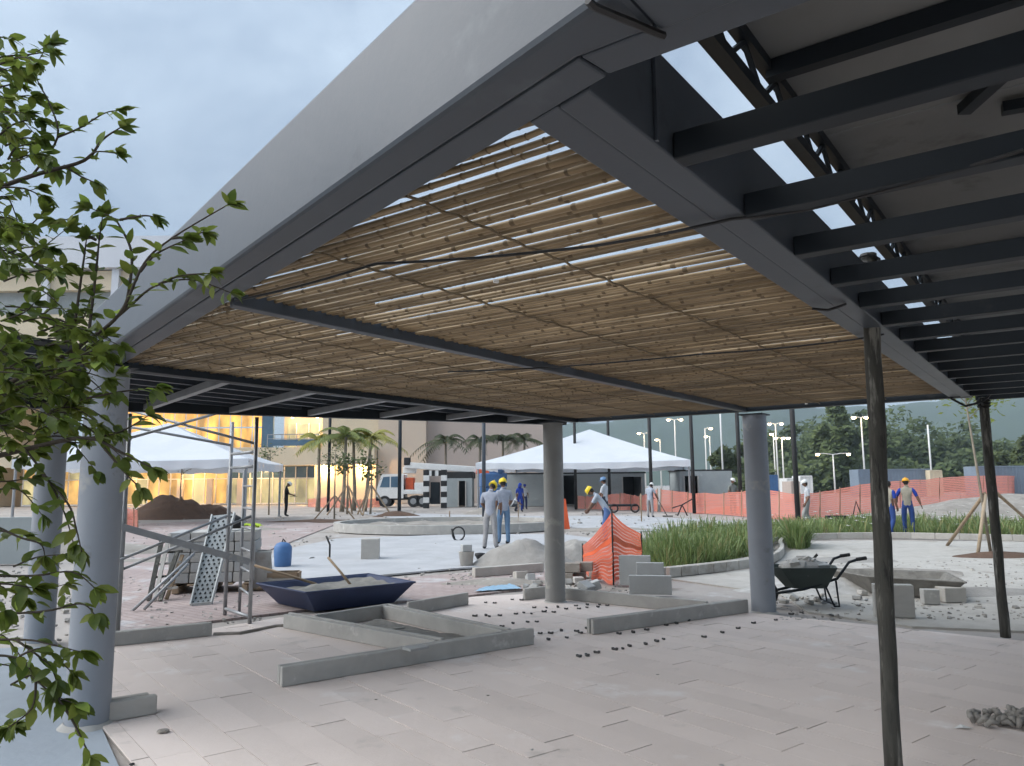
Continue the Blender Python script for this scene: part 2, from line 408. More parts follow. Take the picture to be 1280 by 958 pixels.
# ================================================================== the ground
def clip(poly, nx, ny, d):
    out = []
    for i in range(len(poly)):
        a, b = poly[i], poly[(i + 1) % len(poly)]
        da, db = a[0] * nx + a[1] * ny - d, b[0] * nx + b[1] * ny - d
        if da >= 0: out.append(a)
        if (da >= 0) != (db >= 0):
            t = da / (da - db); out.append((a[0] + (b[0] - a[0]) * t, a[1] + (b[1] - a[1]) * t))
    return out
def clip_convex(poly, conv):
    n = len(conv)
    for i in range(n):
        a, b = conv[i], conv[(i + 1) % n]
        nx, ny = -(b[1] - a[1]), b[0] - a[0]            # inside is on the left (counter-clockwise)
        poly = clip(poly, nx, ny, nx * a[0] + ny * a[1])
        if len(poly) < 3: return []
    return poly

g = MB()
xs = [-1640, -600, -150] + [x for x in range(-60, 61, 3)] + [150, 600, 1640]
ys = [-240, -120, -60] + [y for y in range(-12, 91, 3)] + [150, 600, 1640]
def gz(x, y): return -0.035 + (0.012 * mnoise.noise((x * 0.3, y * 0.3, 0)) if abs(x) < 70 and y < 95 else 0)
vs_ = [(x, y, gz(x, y)) for y in ys for x in xs]
nx_ = len(xs)
g.add(vs_, [(j * nx_ + i, j * nx_ + i + 1, (j + 1) * nx_ + i + 1, (j + 1) * nx_ + i) for j in range(len(ys) - 1) for i in range(nx_ - 1)])
struct(g, 'ground', GROUND, True)

def az(a): return Vector((math.sin(R(a)), math.cos(R(a)), 0))
FD, GD = az(-38), az(52)                    # the paving grid
# paved floor under the pergola
p0 = G(128, 908); p1 = G(140, 806); p2 = G(350, 772); p3 = G(600, 748); p4 = G(692, 741); p5 = G(958, 768); p6 = G(1280, 801)
back = p0 - FD * 9.5
FLOOR = [(back.x, back.y), (10.5, -3.0), (10.5, 3.2), (p6.x, p6.y), (p5.x, p5.y), (p4.x, p4.y), (p3.x - .05, p3.y + .2), (p2.x, p2.y), (p1.x, p1.y), (p0.x, p0.y)]
fb = MB()
fb.prism([(x, y) for x, y in FLOOR], -0.06, -0.012)
paving = struct(fb, 'pavement', JOINT)
PW, PL = 0.25, 0.92
pieces = []
rp_ = random.Random(3)
org = Vector((p0.x, p0.y, 0))
for i in range(-2, 62):
    off = rp_.uniform(0, PL)
    for j in range(-14, 14):
        a0, a1 = i * PW - 0.9 + 0.002, (i + 1) * PW - 0.9 - 0.002
        b0, b1 = j * PL + off + 0.002, (j + 1) * PL + off - 0.002
        q = [org + GD * a + FD * b for a, b in ((a0, b0), (a0, b1), (a1, b1), (a1, b0))]
        q = [(v.x, v.y) for v in q]
        ar = sum(q[k][0] * q[(k + 1) % 4][1] - q[(k + 1) % 4][0] * q[k][1] for k in range(4))
        if ar < 0: q = q[::-1]
        # the outline is not convex at one corner: split it there
        c = clip_convex(q, FLOOR)
        if len(c) < 3: continue
        area = abs(sum(c[k][0] * c[(k + 1) % len(c)][1] - c[(k + 1) % len(c)][0] * c[k][1] for k in range(len(c)))) / 2
        if area < 0.01: continue
        cx = sum(p[0] for p in c) / len(c); cy = sum(p[1] for p in c) / len(c)
        pieces.append((cx, cy, c, area))
def in_view(x, y): return y > 3.6 and abs(x) < y * 0.72 + .2
pieces.sort(key=lambda p: (not in_view(p[0], p[1]), p[0] ** 2 + p[1] ** 2))
rest = MB()
full = {}
for k, (cx, cy, c, area) in enumerate(pieces):
    dz = rp_.uniform(-0.0014, 0.0014)
    tilt = rp_.uniform(-0.002, 0.002)
    if k < 290:
        m = MB()
        if area > PW * PL * 0.975 and len(c) == 4:
            if 'm' not in full:
                m.prism([(p[0] - cx, p[1] - cy) for p in c], -0.045, 0.0)
                full['m'] = m.mesh('paver', PAVER)
            o = bpy.data.objects.new('paver', full['m'])
        else:
            m.prism([(p[0] - cx, p[1] - cy) for p in c], -0.045, 0.0)
            o = bpy.data.objects.new('paver', m.mesh('paver', PAVER))
        o.location = (cx, cy, dz * 1.6); o.rotation_euler = (tilt * 1.6, -tilt * 1.6, 0); q_ = rp_.uniform(.9965, 1.0); o.scale = (q_, q_, 1)
        C.objects.link(o); o.parent = paving
    else:
        rest.prism(c, -0.045, dz)
tag(rest.build('far_pavers', PAVER, paving), kind='stuff')

def sheet(name, pts, z, m, n=1):
    s = MB()
    P_ = [G(*p) for p in pts]
    s.prism([(p.x, p.y) for p in P_], z - 0.03, z)
    return struct(s, name, m)
sheet('pale_screed', [(-60, 958), (-60, 812), (60, 806), (112, 812), (126, 905), (150, 958), (-60, 1020)], -0.012, WHITEDUST)
sheet('white_cement_slab', [(318, 712), (345, 690), (420, 674), (560, 669), (700, 668), (760, 676), (760, 690), (690, 703), (560, 712), (430, 724), (350, 725)], 0.015, CEMENT)
sheet('pink_pavement', [(150, 700), (150, 655), (330, 650), (420, 655), (330, 690), (312, 725), (420, 730), (560, 717), (690, 708), (735, 704), (720, 725), (660, 735), (560, 747), (420, 757), (145, 790)], -0.004, PINK)
sheet('white_plaza_strip', [(440, 640), (640, 645), (790, 645), (930, 652), (930, 660), (800, 664), (690, 658), (520, 652)], 0.0, CEMENT)
sheet('screed_by_barrow', [(985, 690), (1010, 676), (1300, 676), (1330, 790), (1140, 782), (1010, 764), (975, 742), (830, 722), (965, 708)], -0.008, CONC_LT)

# ================================================================== hills and far country
h = MB()
def hill(u, v):
    a = R(-40 + 115 * u)
    d = 930 + 600 * v
    prof = 0.35 + 0.65 * max(0.0, min(1.0, (math.degrees(a) + 12) / 22))
    z = (132 * prof * (1 + 0.35 * mnoise.noise((u * 7, 3.1, 0.2)))) * math.sin(min(1, v * 1.3) * math.pi / 2) + 20 * mnoise.noise((u * 40, v * 7, 1.0)) * v + 7 * mnoise.noise((u * 120, v * 30, 2.0)) * v - 6
    return Vector((math.sin(a) * d, math.cos(a) * d, z))
h.grid(hill, 150, 34)
struct(h, 'hills', HILL, True)

# ================================================================== the pergola
Z0 = 2.5
BD = az(36); AD = Vector((-BD.y, BD.x, 0))         # along the side beam / along the canes
P0 = G(660, 155, Z0)
def ST(s, t, z=Z0):
    v = P0 + BD * s + AD * t
    return Vector((v.x, v.y, z))
FE = Vector((1.33, 4.61)).normalized()             # front edge, in s,t
perg = thing('pergola', 'grey steel pergola with slatted bamboo ceiling on round columns over the paved floor', 'pergola', (P0.x, P0.y, 0))
def member(name, poly_st, z0, z1, m, bevel=0.006):
    b = MB(); b.prism([tuple(ST(s, t)[:2]) for s, t in poly_st], z0, z1)
    return b.build(name, m, perg, bevel=bevel)
def fe(k, off):                                    # point on the front edge line, k along, off outwards (towards the sky)
    return (FE.x * k - FE.y * off, FE.y * k + FE.x * off)
# front beam: two channels side by side, tall lit outer face
KA, KB = -0.10, 4.86
FH = 0.36
def mit(d): return (-0.08 - d, -0.27 + 0.141 * d)
member('front_beam', [fe(-0.28, 0.0), fe(KB, 0.0), fe(KB, 0.098), mit(0.098)], Z0, Z0 + FH, STEEL)
member('front_beam_channel', [mit(0.102), fe(KB, 0.102), fe(KB, 0.21), (-0.346, -0.441), (-0.182, -0.441)], Z0 - 0.004, Z0 + FH + 0.01, STEEL, 0.016)
# the front edge turns and goes on to the right
def sh_(p, e=.004): return (p[0], p[1] - e)
member('entrance_beam', [sh_(mit(0)), (-0.08, -5.5), (-0.178, -5.5), sh_(mit(0.098))], Z0 + 0.002, Z0 + FH, STEEL)
member('entrance_beam_channel', [(-0.182, -0.446), (-0.182, -5.5), (-0.346, -5.5), (-0.346, -0.446)], Z0 - 0.01, Z0 + FH + 0.01, STEEL)
# side beam
member('side_beam', [(0.006, 0.0), (8.1, 0.0), (8.1, -0.105), (-0.024, -0.105)], Z0 + 0.004, Z0 + 0.13, STEEL)
member('side_beam_channel', [(-0.025, -0.109), (8.1, -0.109), (8.1, -0.21), (-0.054, -0.21)], Z0 - 0.003, Z0 + 0.28, STEEL, 0.006)
for s_ in (0.28,):
    member('splice_plate', [(s_, -0.212), (s_ + 0.012, -0.212), (s_ + 0.012, -0.222), (s_, -0.222)], Z0, Z0 + 0.27, STEEL, 0.001)
# middle, back, end beams
def st_of(v): 
    d = v - P0; return (d.dot(BD), d.dot(AD))
member('middle_beam', [(0.66, 2.21), (8.0, 2.21), (8.0, 2.285), (0.69, 2.285)], Z0 - 0.015, Z0 + 0.10, STEEL)
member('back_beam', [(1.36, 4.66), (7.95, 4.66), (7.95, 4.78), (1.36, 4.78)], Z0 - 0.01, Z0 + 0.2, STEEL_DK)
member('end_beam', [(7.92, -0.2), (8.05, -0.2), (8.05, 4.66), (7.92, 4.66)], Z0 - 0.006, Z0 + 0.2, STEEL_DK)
# rear bay: angled beam, rafters, purlins, sheet roof
ra, rb = st_of(G(128, 511, Z0)), st_of(G(690, 529, Z0))
dv = (Vector(rb) - Vector(ra)).normalized(); pv = Vector((-dv.y, dv.x)) * 0.12
ra2 = Vector(ra) - dv * 1.6
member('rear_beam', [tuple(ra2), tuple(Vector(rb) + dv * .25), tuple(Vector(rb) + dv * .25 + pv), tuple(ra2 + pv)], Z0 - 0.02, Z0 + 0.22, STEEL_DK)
def on_rear(s0, t0):                               # walk from the back beam in the front-edge direction till the rear beam
    o = Vector((s0, t0)); a = Vector(ra)
    den = FE.x * dv.y - FE.y * dv.x
    k = ((a.x - o.x) * dv.y - (a.y - o.y) * dv.x) / den
    return k
for i in range(-1, 7):
    s0 = 1.4 + 0.95 * i
    k = on_rear(s0, 4.78)
    a = ST(s0, 4.78, Z0 + 0.03); e = ST(s0 + FE.x * k, 4.78 + FE.y * k, Z0 + 0.03)
    if k > 0.15: MB().bar(a, e, 0.07, 0.07).build('rafter', GALV, perg, bevel=0.004)
for j in range(9):
    t = 4.95 + 0.36 * j
    # run from the front line extension to the rear beam
    s1 = ra[0] + (t - ra[1]) / dv.y * dv.x if abs(dv.y) > 1e-6 else 8
    s0 = FE.x / FE.y * t - 1.9
    if s1 - s0 > 0.3: MB().bar(ST(s0, t, Z0 + 0.10), ST(s1, t, Z0 + 0.10), 0.05, 0.06).build('purlin', STEEL, perg)
q1 = [ST(FE.x / FE.y * 4.8 - 1.9, 4.8), ST(7.9, 4.8), ST(*(Vector(rb))), ST(*ra2)]
sh = MB()
nr = 60
def sheet_roof(u, v):
    a = q1[0].lerp(q1[1], u); b = q1[3].lerp(q1[2], u)
    p = a.lerp(b, v); return Vector((p.x, p.y, Z0 + 0.16 + (0.012 if int(v * nr) % 2 else 0.0)))
sh.grid(sheet_roof, 1, nr)
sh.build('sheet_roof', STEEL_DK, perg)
# columns
def column(base, top, r, m):
    c = MB()
    c.lathe([(r, -0.02), (r, 0.02), (r, top - 0.05), (r, top)], (base.x, base.y, 0), 40)
    o = c.build('column', m, perg, smooth=True)
    e = o.modifiers.new('edges', 'EDGE_SPLIT'); e.split_angle = R(50)
    k = MB(); k.box((base.x, base.y, top - 0.008), (r * 2.1, r * 2.1, 0.016), R(-36))
    inst(k.mesh('cap_plate', STEEL_DK), 'cap_plate', o, Matrix.Identity(4)).parent = o
    mc = MB(); n_ = 30
    def col_(u, v):
        a = u * 2 * math.pi; k = 1 + .35 * mnoise.noise((math.cos(a) * 2 + base.x, math.sin(a) * 2, base.y)); rr_ = r + .004 + (1 - v) * .03 * k
        return Vector((base.x + rr_ * math.cos(a), base.y + rr_ * math.sin(a), .03 * v * k - .014))
    mc.grid(col_, n_, 3); inst(mc.mesh('mortar_collar', CONC, True, XF[perg.name].inverted()), 'mortar_collar', o, Matrix.Identity(4)).matrix_local = Matrix.Identity(4)
    return o
colL1 = Vector((-2.95, 5.56, 0)); colL2 = Vector((-5.02, 8.4, 0)); colM = Vector((0.575, 10.95, 0)); colR = Vector((3.14, 9.96, 0))
for b_, m_, r_ in ((colL1, COLUMN, .143), (colL2, COLUMN, .143), (colM, COLUMN_WARM, .14), (colR, COLUMN, .15)):
    column(b_, Z0 - 0.008, r_, m_)
# right-hand bay: rafters running out to the right
for i in range(15):
    s_ = 0.43 + 0.565 * i
    m_ = MB(); m_.bar(ST(s_, -0.214, Z0 + 0.027), ST(s_, -6.5, Z0 + 0.027), 0.07, 0.078)
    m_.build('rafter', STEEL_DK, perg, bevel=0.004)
# bamboo canes
def cane_mesh(ln, r, seed):
    rr = random.Random(seed)
    pts = []; rad = []
    x = 0.0; nodes = [0.0]
    while x < ln - 0.2:
        x += rr.uniform(0.24, 0.40); nodes.append(min(x, ln))
    if nodes[-1] < ln: nodes.append(ln)
    for k, nx in enumerate(nodes):
        bow = 0.006 * math.sin(nx / ln * math.pi * rr.uniform(0.9, 1.3)); bz = 0.004 * math.sin(nx * 2 + seed)
        rk = r * (1 - 0.22 * nx / ln)
        if 0 < k < len(nodes) - 1:
            for dx, kk in ((-0.010, 1.0), (0.0, 1.2), (0.010, 1.0)):
                pts.append((nx + dx, bow, bz)); rad.append(rk * kk)
        else:
            pts.append((nx, bow, bz)); rad.append(rk)
    m = MB(); m.tube(pts, rad, 7)
    i = 1
    for k in range(1, len(nodes) - 1):
        for sg in (i, i + 1):
            for f in range(7): m.m[sg * 7 + f] = 1
        i += 3
    return m
VAR = [(2.4, cane_mesh(2.4, 0.0150, k).mesh('bamboo_cane', [BAMBOO, DARKNODE], True)) for k in range(9)]
canes = []
rc = random.Random(21)
s_ = 0.03
row = 0
while s_ < 7.9:
    tmax = 4.64 if s_ > 1.33 else max(0.0, s_ / FE.x * FE.y - 0.0)
    gap = 0.0395
    # canes missing or shoved aside near the open corner
    if tmax > 0.15:
        cut = min(tmax, rc.uniform(1.9, 2.75))
        segs = [(-0.03 + U(.03, rc), cut + rc.uniform(0, .12))]
        if tmax - cut > 0.25: segs.append((cut - rc.uniform(0, .12), tmax + 0.02))
        for a, b in segs:
            if rc.random() < (0.055 if s_ < 2.6 else 0.022 if s_ < 4.8 else 0.0): continue
            canes.append((s_ + U(.007 if s_ < 3.5 else .004, rc), a, b, U(0.010 if s_ < 3.5 else .005, rc)))
    if s_ < 2.8 and rc.random() < 0.20: gap += rc.uniform(0.006, 0.026)
    elif s_ < 5 and rc.random() < 0.08: gap += rc.uniform(0.004, 0.022)
    s_ += gap * rc.uniform(0.93, 1.06); row += 1
canes.sort(key=lambda c: c[0] + 0.15 * abs((c[1] + c[2]) / 2 + 1.0))
crest = MB()
for k, (s1, a, b, sk) in enumerate(canes):
    ln0, me = VAR[k % len(VAR)]
    flip = rc.random() < 0.5
    pa, pb = ST(s1 - sk, a, Z0 + 0.05 + U(.004, rc)), ST(s1 + sk, b, Z0 + 0.05 + U(.004, rc))
    if flip: pa, pb = pb, pa
    d = pb - pa; ln = d.length
    x = d.normalized(); y = Vector((0, 0, 1)).cross(x).normalized(); z = x.cross(y)
    M = Matrix((x, y, z)).transposed().to_4x4()
    th = rc.uniform(0.82, 1.04)
    M = Matrix.Translation(pa) @ M @ Matrix.Rotation(U(.22, rc), 4, 'X') @ Matrix.Diagonal((ln / ln0, th, th * .8, 1))
    if k < 298: inst(me, 'bamboo_cane', perg, M)
    else:
        vs_ = [M @ v.co for v in me.vertices]
        crest.add(vs_, [tuple(p.vertices) for p in me.polygons])
if crest.v: tag(crest.build('far_bamboo_canes', BAMBOO, perg, True), kind='stuff')
print('canes', len(canes))
# stitched battens under the canes, and cables
for t in (0.62, 1.33, 2.85, 3.45, 4.1):
    m_ = MB(); pts = []
    s0 = max(0.1, t * FE.x / FE.y + 0.03)
    n = 90
    for k in range(n + 1):
        ss = s0 + (7.9 - s0) * k / n
        pts.append(ST(ss, t + 0.005 * math.sin(k * 1.1), Z0 + 0.024 + (0.007 if k % 2 else -0.002)))
    m_.tube(pts, 0.0055, 5); m_.build('batten', BAMBOO_DK, perg)
def cable(pts, r=0.007):
    m_ = MB(); fine = []
    for a, b in zip(pts[:-1], pts[1:]):
        for k in range(8): 
            p = a.lerp(b, k / 8); p = p + Vector((0, 0, -0.03 * math.sin(k / 8 * math.pi) * (b - a).length / 3)); fine.append(p)
    fine.append(pts[-1]); m_.tube(fine, r, 6); m_.build('cable', CABLE, perg)
def SZ(x, y, z): return G(x, y, z)
for y0, sl in ((0.0, 0),):
    cable([SZ(295, 376, 2.49), SZ(470, 330, 2.49), SZ(740, 320 - 12, 2.485), SZ(915, 274, 2.49), SZ(1010, 262, 2.49), SZ(1279, 188, 2.50)], 0.006)
cable([SZ(560, 465, 2.49), SZ(876, 443, 2.485), SZ(1065, 425, 2.485), SZ(1105, 418, 2.495)], 0.006)
cable([ST(7.9, -0.02, 2.49), ST(7.95, -0.15, 2.40), ST(8.0, -0.30, 2.44), ST(8.05, -0.38, 2.52)], 0.012)
cable([SZ(735, 1, 2.485), SZ(742, 8, 2.483), SZ(790, 28, 2.482), SZ(830, 45, 2.484)], 0.008)
cable([SZ(1015, 386, 2.485), SZ(1035, 388, 2.47), SZ(1058, 380, 2.49)], 0.007)
for x, y in ((662 - 42, 352), (876, 443), (1008, 505)):
    p = SZ(x, y, 2.488); MB().box(p, (0.022, 0.016, 0.012), R(20)).build('cable_clip', WHITE, perg)

# ================================================================== neighbouring canopy above the rafters
can = thing('sheet_canopy', 'higher grey sheet canopy with lattice edge truss above the dark rafters at top right', 'canopy', tuple(ST(4, -4, 0)))
def cbar(name, a, b, wd, ht, m): MB().bar(ST(*a), ST(*b), wd, ht).build(name, m, can)
ZB, ZT = 3.2, 3.42
for k in range(7):
    sA, sB = -1.0 + k * 1.8, -1.0 + (k + 1) * 1.8 - 0.012
    b = MB(); b.prism([tuple(ST(s, t)[:2]) for s, t in ((sA, -0.07), (sB, -0.07), (sB, -7.5), (sA, -7.5))], ZT + 0.0, ZT + 0.03)
    b.build('panel', SOFFIT, can)
for zc, wd in ((ZT - 0.028, 0.05), (ZB, 0.06)):
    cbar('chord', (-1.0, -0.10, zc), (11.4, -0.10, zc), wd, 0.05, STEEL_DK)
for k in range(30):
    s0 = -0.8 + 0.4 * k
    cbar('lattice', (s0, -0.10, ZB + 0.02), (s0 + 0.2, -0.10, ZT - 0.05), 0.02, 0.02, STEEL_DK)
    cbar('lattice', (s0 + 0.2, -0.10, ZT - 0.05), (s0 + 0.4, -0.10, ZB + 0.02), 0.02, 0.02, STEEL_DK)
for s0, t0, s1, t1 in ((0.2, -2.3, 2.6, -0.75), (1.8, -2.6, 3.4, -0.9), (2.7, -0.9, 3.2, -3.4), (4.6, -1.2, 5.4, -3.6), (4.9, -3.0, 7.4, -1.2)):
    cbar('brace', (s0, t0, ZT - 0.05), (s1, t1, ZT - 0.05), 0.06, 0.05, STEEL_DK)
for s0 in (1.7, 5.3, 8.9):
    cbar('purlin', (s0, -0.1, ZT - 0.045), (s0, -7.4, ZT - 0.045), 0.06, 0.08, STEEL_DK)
for s0, t0 in ((-0.8, -7.2), (11.2, -7.2)):
    p = ST(s0, t0, 0); MB().tube([p, p + Vector((0, 0, ZT))], 0.08, 16).build('post', STEEL_DK, can, True)

# ================================================================== timber props under the rafters
def prop(base, top, r, label):
    t = thing('timber_prop', label, 'prop', tuple(base), group='props under the right-hand rafters')
    m_ = MB(); pts = []; rad = []
    for k in range(15):
        p = base.lerp(top, k / 14); pts.append(p + Vector((U(.004), U(.004), 0))); rad.append(r * random.uniform(.95, 1.05))
    m_.tube(pts, rad, 12); m_.build('pole', WOOD_DK, t, True)
    for k in range(3):
        m_ = MB(); ring = []
        for a in range(13):
            an = a / 12 * 2 * math.pi
            ring.append(top + Vector((math.cos(an) * (r + .012), math.sin(an) * (r + .012), -0.03 - 0.035 * k + .012 * math.sin(an * 2 + k))))
        m_.tube(ring, 0.009, 5); m_.build('lashing', CABLE, t)
    return t
prop(Vector((2.07, 4.45, -0.0)), DP(1085, 318, 4.45), 0.047, 'dark weathered timber prop nearest the camera, lashed at its top')
prop(G(1257, 797), DP(1229, 497, G(1257, 797).y), 0.047, 'brown timber prop standing at the far right edge of the paving')
# ================================================================== the lit building on the left
def glass_mat(name, c, strength, tint=(0.25, 0.2, 0.12)):
    m = bpy.data.materials.new(name); m.use_nodes = True
    t = m.node_tree; n = t.nodes; l = t.links.new
    b = n['Principled BSDF']; b.inputs['Roughness'].default_value = 0.12
    b.inputs['Base Color'].default_value = (*tint, 1)
    geo = n.new('ShaderNodeNewGeometry')
    nz = n.new('ShaderNodeTexNoise'); nz.inputs['Scale'].default_value = 0.55; nz.inputs['Detail'].default_value = 4
    mpn = n.new('ShaderNodeMapping'); mpn.inputs['Scale'].default_value = (1.6, 1, 0.8); l(geo.outputs['Position'], mpn.inputs[0]); l(mpn.outputs[0], nz.inputs['Vector'])
    rp = n.new('ShaderNodeValToRGB'); rp.color_ramp.elements[0].position = 0.36; rp.color_ramp.elements[1].position = 0.66
    rp.color_ramp.elements[0].color = (*[x * 0.22 for x in c], 1); rp.color_ramp.elements[1].color = (*c, 1)
    l(nz.outputs[0], rp.inputs[0]); l(rp.outputs[0], b.inputs['Emission Color']); b.inputs['Emission Strength'].default_value = strength
    return m
LIT = glass_mat('lit_window_glass', (1.0, 0.55, 0.14), 0.42)
LIT_HOT = glass_mat('lit_curtain_wall_glass', (1.0, 0.47, 0.07), 0.62)
LIT_DIM = glass_mat('dim_window_glass', (0.75, 0.60, 0.25), 0.35, (0.2, 0.22, 0.2))
BLUEGL = mat('blue_glass', (0.10, 0.17, 0.24), (0.07, 0.13, 0.19), 1.0, 0.15)
BY = 74.0                                     # distance of the facade
def bx(px, d=BY): return DP(px, 600, d).x
def bz(py, d=BY, px=300): return DP(px, py, d).z
bld = thing('lit_building', 'cream building with glowing shopfront and balcony, long blank wall at its right', 'building', (bx(250), BY, 0))
def wall(name, x0, x1, y0, y1, m, z=None, d=BY, th=0.4):
    """pixel rectangle on the facade plane -> slab of thickness th behind it"""
    zz = z or (bz(y1, d), bz(y0, d))
    o = MB().box(((x0 + x1) / 2, d + th / 2, (zz[0] + zz[1]) / 2), (x1 - x0, th, zz[1] - zz[0])); return o.build(name, m, bld)
X = lambda p: bx(p)
wall('wall', X(472), X(532), 0, 0, BEIGE, (0, 18.0), th=12)
wall('wall', X(532) + 0.01, X(694), 0, 0, PINKWALL, (0, 17.4), d=BY + 1.2, th=10.8)
wall('wall', X(-330), X(-10), 0, 0, CREAM, (0, bz(392)), th=10)
wall('band', X(-12), X(471), 560, 583, CREAM, (bz(583), bz(561)), d=BY - 1.6, th=12)
wall('wall', X(395), X(471), 0, 0, CREAM, (0, bz(583) - .01), d=BY - .6, th=6)
wall('upper_wall', X(400), X(471), 0, 0, CREAM, (bz(561) + .01, 14.0), d=BY + .5, th=6)
wall('upper_wall', X(-330), X(326), 0, 0, CREAM, (bz(500), bz(392)), d=BY - 0.3, th=10)
wall('upper_band', X(-330), X(340), 0, 0, GREYWALL, (bz(392) + .01, bz(362)), d=BY + 0.6, th=9)
wall('upper_wall', X(-330), X(240), 0, 0, CREAM, (bz(362) + .01, bz(338)), d=BY - .2, th=9)
for p in (38, 128, 158, 215):
    wall('pilaster', X(p), X(p + 9), 0, 0, PARAPET, (bz(392), bz(338) + .1), d=BY - 0.6, th=.38)
wall('parapet', X(-330), X(262), 0, 0, PARAPET, (bz(338) + .12, bz(298)), d=BY - 1.0, th=11)
# ground floor shopfront
zt = bz(583) - 0.05
npan = 26
x0_, x1_ = X(20), X(394)
fr = MB(); 
for k in range(npan):
    a = x0_ + (x1_ - x0_) * k / npan; b = x0_ + (x1_ - x0_) * (k + 1) / npan
    for z0, z1 in ((0.15, 2.45), (2.55, zt)):
        m_ = LIT if (k * 7 + int(z0)) % 5 else LIT_DIM
        if k > 17: m_ = LIT_DIM if z0 < 1 else BLUEGL
        MB().box(((a + b) / 2, BY + 1.2, (z0 + z1) / 2), (b - a - 0.12, 0.05, z1 - z0)).build('pane', m_, bld)
    fr.box((a, BY + 1.15, zt / 2), (0.1, 0.14, zt))
fr.box(((x0_ + x1_) / 2, BY + 1.14, 2.5), (x1_ - x0_, 0.16, 0.09)); fr.box(((x0_ + x1_) / 2, BY + 1.14, 0.08), (x1_ - x0_, 0.16, 0.15))
fr.build('mullion_frame', WHITE, bld)
for k in (225, 262, 300):
    MB().box((X(k), BY + 0.2, 1.25), (0.55, 0.4, 2.5)).build('pier', BEIGE, bld)
# first floor curtain wall, balcony recess
for k in range(16):
    a = X(100) + (X(326) - X(100)) * k / 16; b = X(100) + (X(326) - X(100)) * (k + 1) / 16
    for r_ in range(2):
        z0 = bz(561) + .1 + r_ * 2.0
        MB().box(((a + b) / 2, BY + 0.3, z0 + 0.95), (b - a - 0.1, 0.05, 1.86)).build('pane', LIT_HOT, bld)
MB().box((X(332), BY + 0.2, bz(535)), (1.1, 0.3, 6.2)).build('blue_panel', BLUEGL, bld)
MB().box((X(372), BY + 3.0, bz(530)), (X(400) - X(340), 0.2, 6)).build('recess_wall', CREAM, bld)
for p in (352, 368, 382):
    MB().box((X(p), BY + 2.85, bz(545)), (0.8, 0.1, 2.6)).build('balcony_door', LIT_DIM, bld)
    MB().box((X(p) + .52, BY + 2.8, bz(545)), (0.12, 0.12, 2.8)).build('door_frame', WHITE, bld)
rl_ = MB()
for p in range(338, 402, 9): rl_.box((X(p), BY - 1.3, bz(552)), (0.06, 0.06, 1.15))
rl_.box(((X(338) + X(402)) / 2, BY - 1.3, bz(545)), (X(402) - X(338), 0.08, 0.08)); rl_.box(((X(338) + X(402)) / 2, BY - 1.3, bz(550)), (X(402) - X(338), 0.05, 0.05))
rl_.build('balcony_railing', GALV, bld)
MB().box(((X(338) + X(402)) / 2, BY - 1.36, bz(555)), (X(400) - X(340), 0.02, 0.6)).build('railing_glass', BLUEGL, bld)
# the building's own lamps: downlights under the band
def downlight(x, y, z, e, col=(1.0, 0.62, 0.28)):
    MB().lathe([(0.12, 0), (0.12, 0.05)], (x, y, z), 10).build('downlight', LAMPGLOW, bld)
    li = bpy.data.lights.new('downlight_bulb', 'POINT'); li.energy = e; li.color = col; li.shadow_soft_size = 0.12
    o = bpy.data.objects.new('downlight_bulb', li); o.location = (x, y, z - 0.25); C.objects.link(o)
    o.parent = bld; o.location = Vector((x, y, z - 0.25)) - Vector((bx(250), BY, 0)); o['kind'] = 'helper'
for p in (150, 235, 320): downlight(X(p), BY - 0.7, bz(583) - 0.1, 110)
for p in (410, 455): downlight(X(p), BY - 1.15, bz(583) - 0.1, 170)
for p in (358, 390): downlight(X(p), BY + 1.4, bz(522), 60, (1.0, .7, .4))

# ================================================================== party tents
def tent(name, label, peak, side, rz, eave):
    c = Vector((peak.x, peak.y, 0))
    t = thing(name, label, 'tent', tuple(c), rz)
    M = XF[t.name]; hs = side / 2
    r_ = MB()
    n = 12
    for k in range(4):
        Rk = Matrix.Rotation(k * math.pi / 2, 3, 'Z')
        def f(u, v):
            x = (-hs + side * u) * (1 - v); y = -hs * (1 - v)
            z = eave + (peak.z - eave) * (v ** 1.12) - 0.10 * math.sin(math.pi * u) * (1 - v)
            return M @ (Rk @ Vector((x, y, z)))
        r_.grid(f, n, n)
    r_.build('roof', TENT, t, True)
    for k in range(4):
        Rk = Matrix.Rotation(k * math.pi / 2, 3, 'Z')
        va = MB()
        va.grid(lambda u, v: M @ (Rk @ Vector((-hs + side * u, -hs - 0.03 + 0.03 * math.sin(u * 50) * v, eave - 0.10 * math.sin(math.pi * u) - v * (0.38 + 0.03 * math.sin(u * 40))))), 60, 2)
        va.build('valance', TENT, t, True)
        p = M @ (Rk @ Vector((-hs + .1, -hs + .1, 0)))
        MB().tube([p, p + Vector((0, 0, eave - .02))], 0.06, 8).build('pole', GALV, t)
        q = M @ (Rk @ Vector((hs - .1, -hs + .1, 0)))
        MB().bar(p + Vector((0, 0, eave - .12)), q + Vector((0, 0, eave - .12)), .06, .06).build('eave_rail', GALV, t)
    return t
tent('party_tent', 'white pyramid tent behind the scaffold at left', DP(211, 529, 38), 9.6, R(8), DP(211, 574, 34).z)
tent('party_tent', 'large white pyramid tent in front of the grey kiosks', DP(737, 537, 54), 13.2, R(-11), DP(737, 577, 48).z)

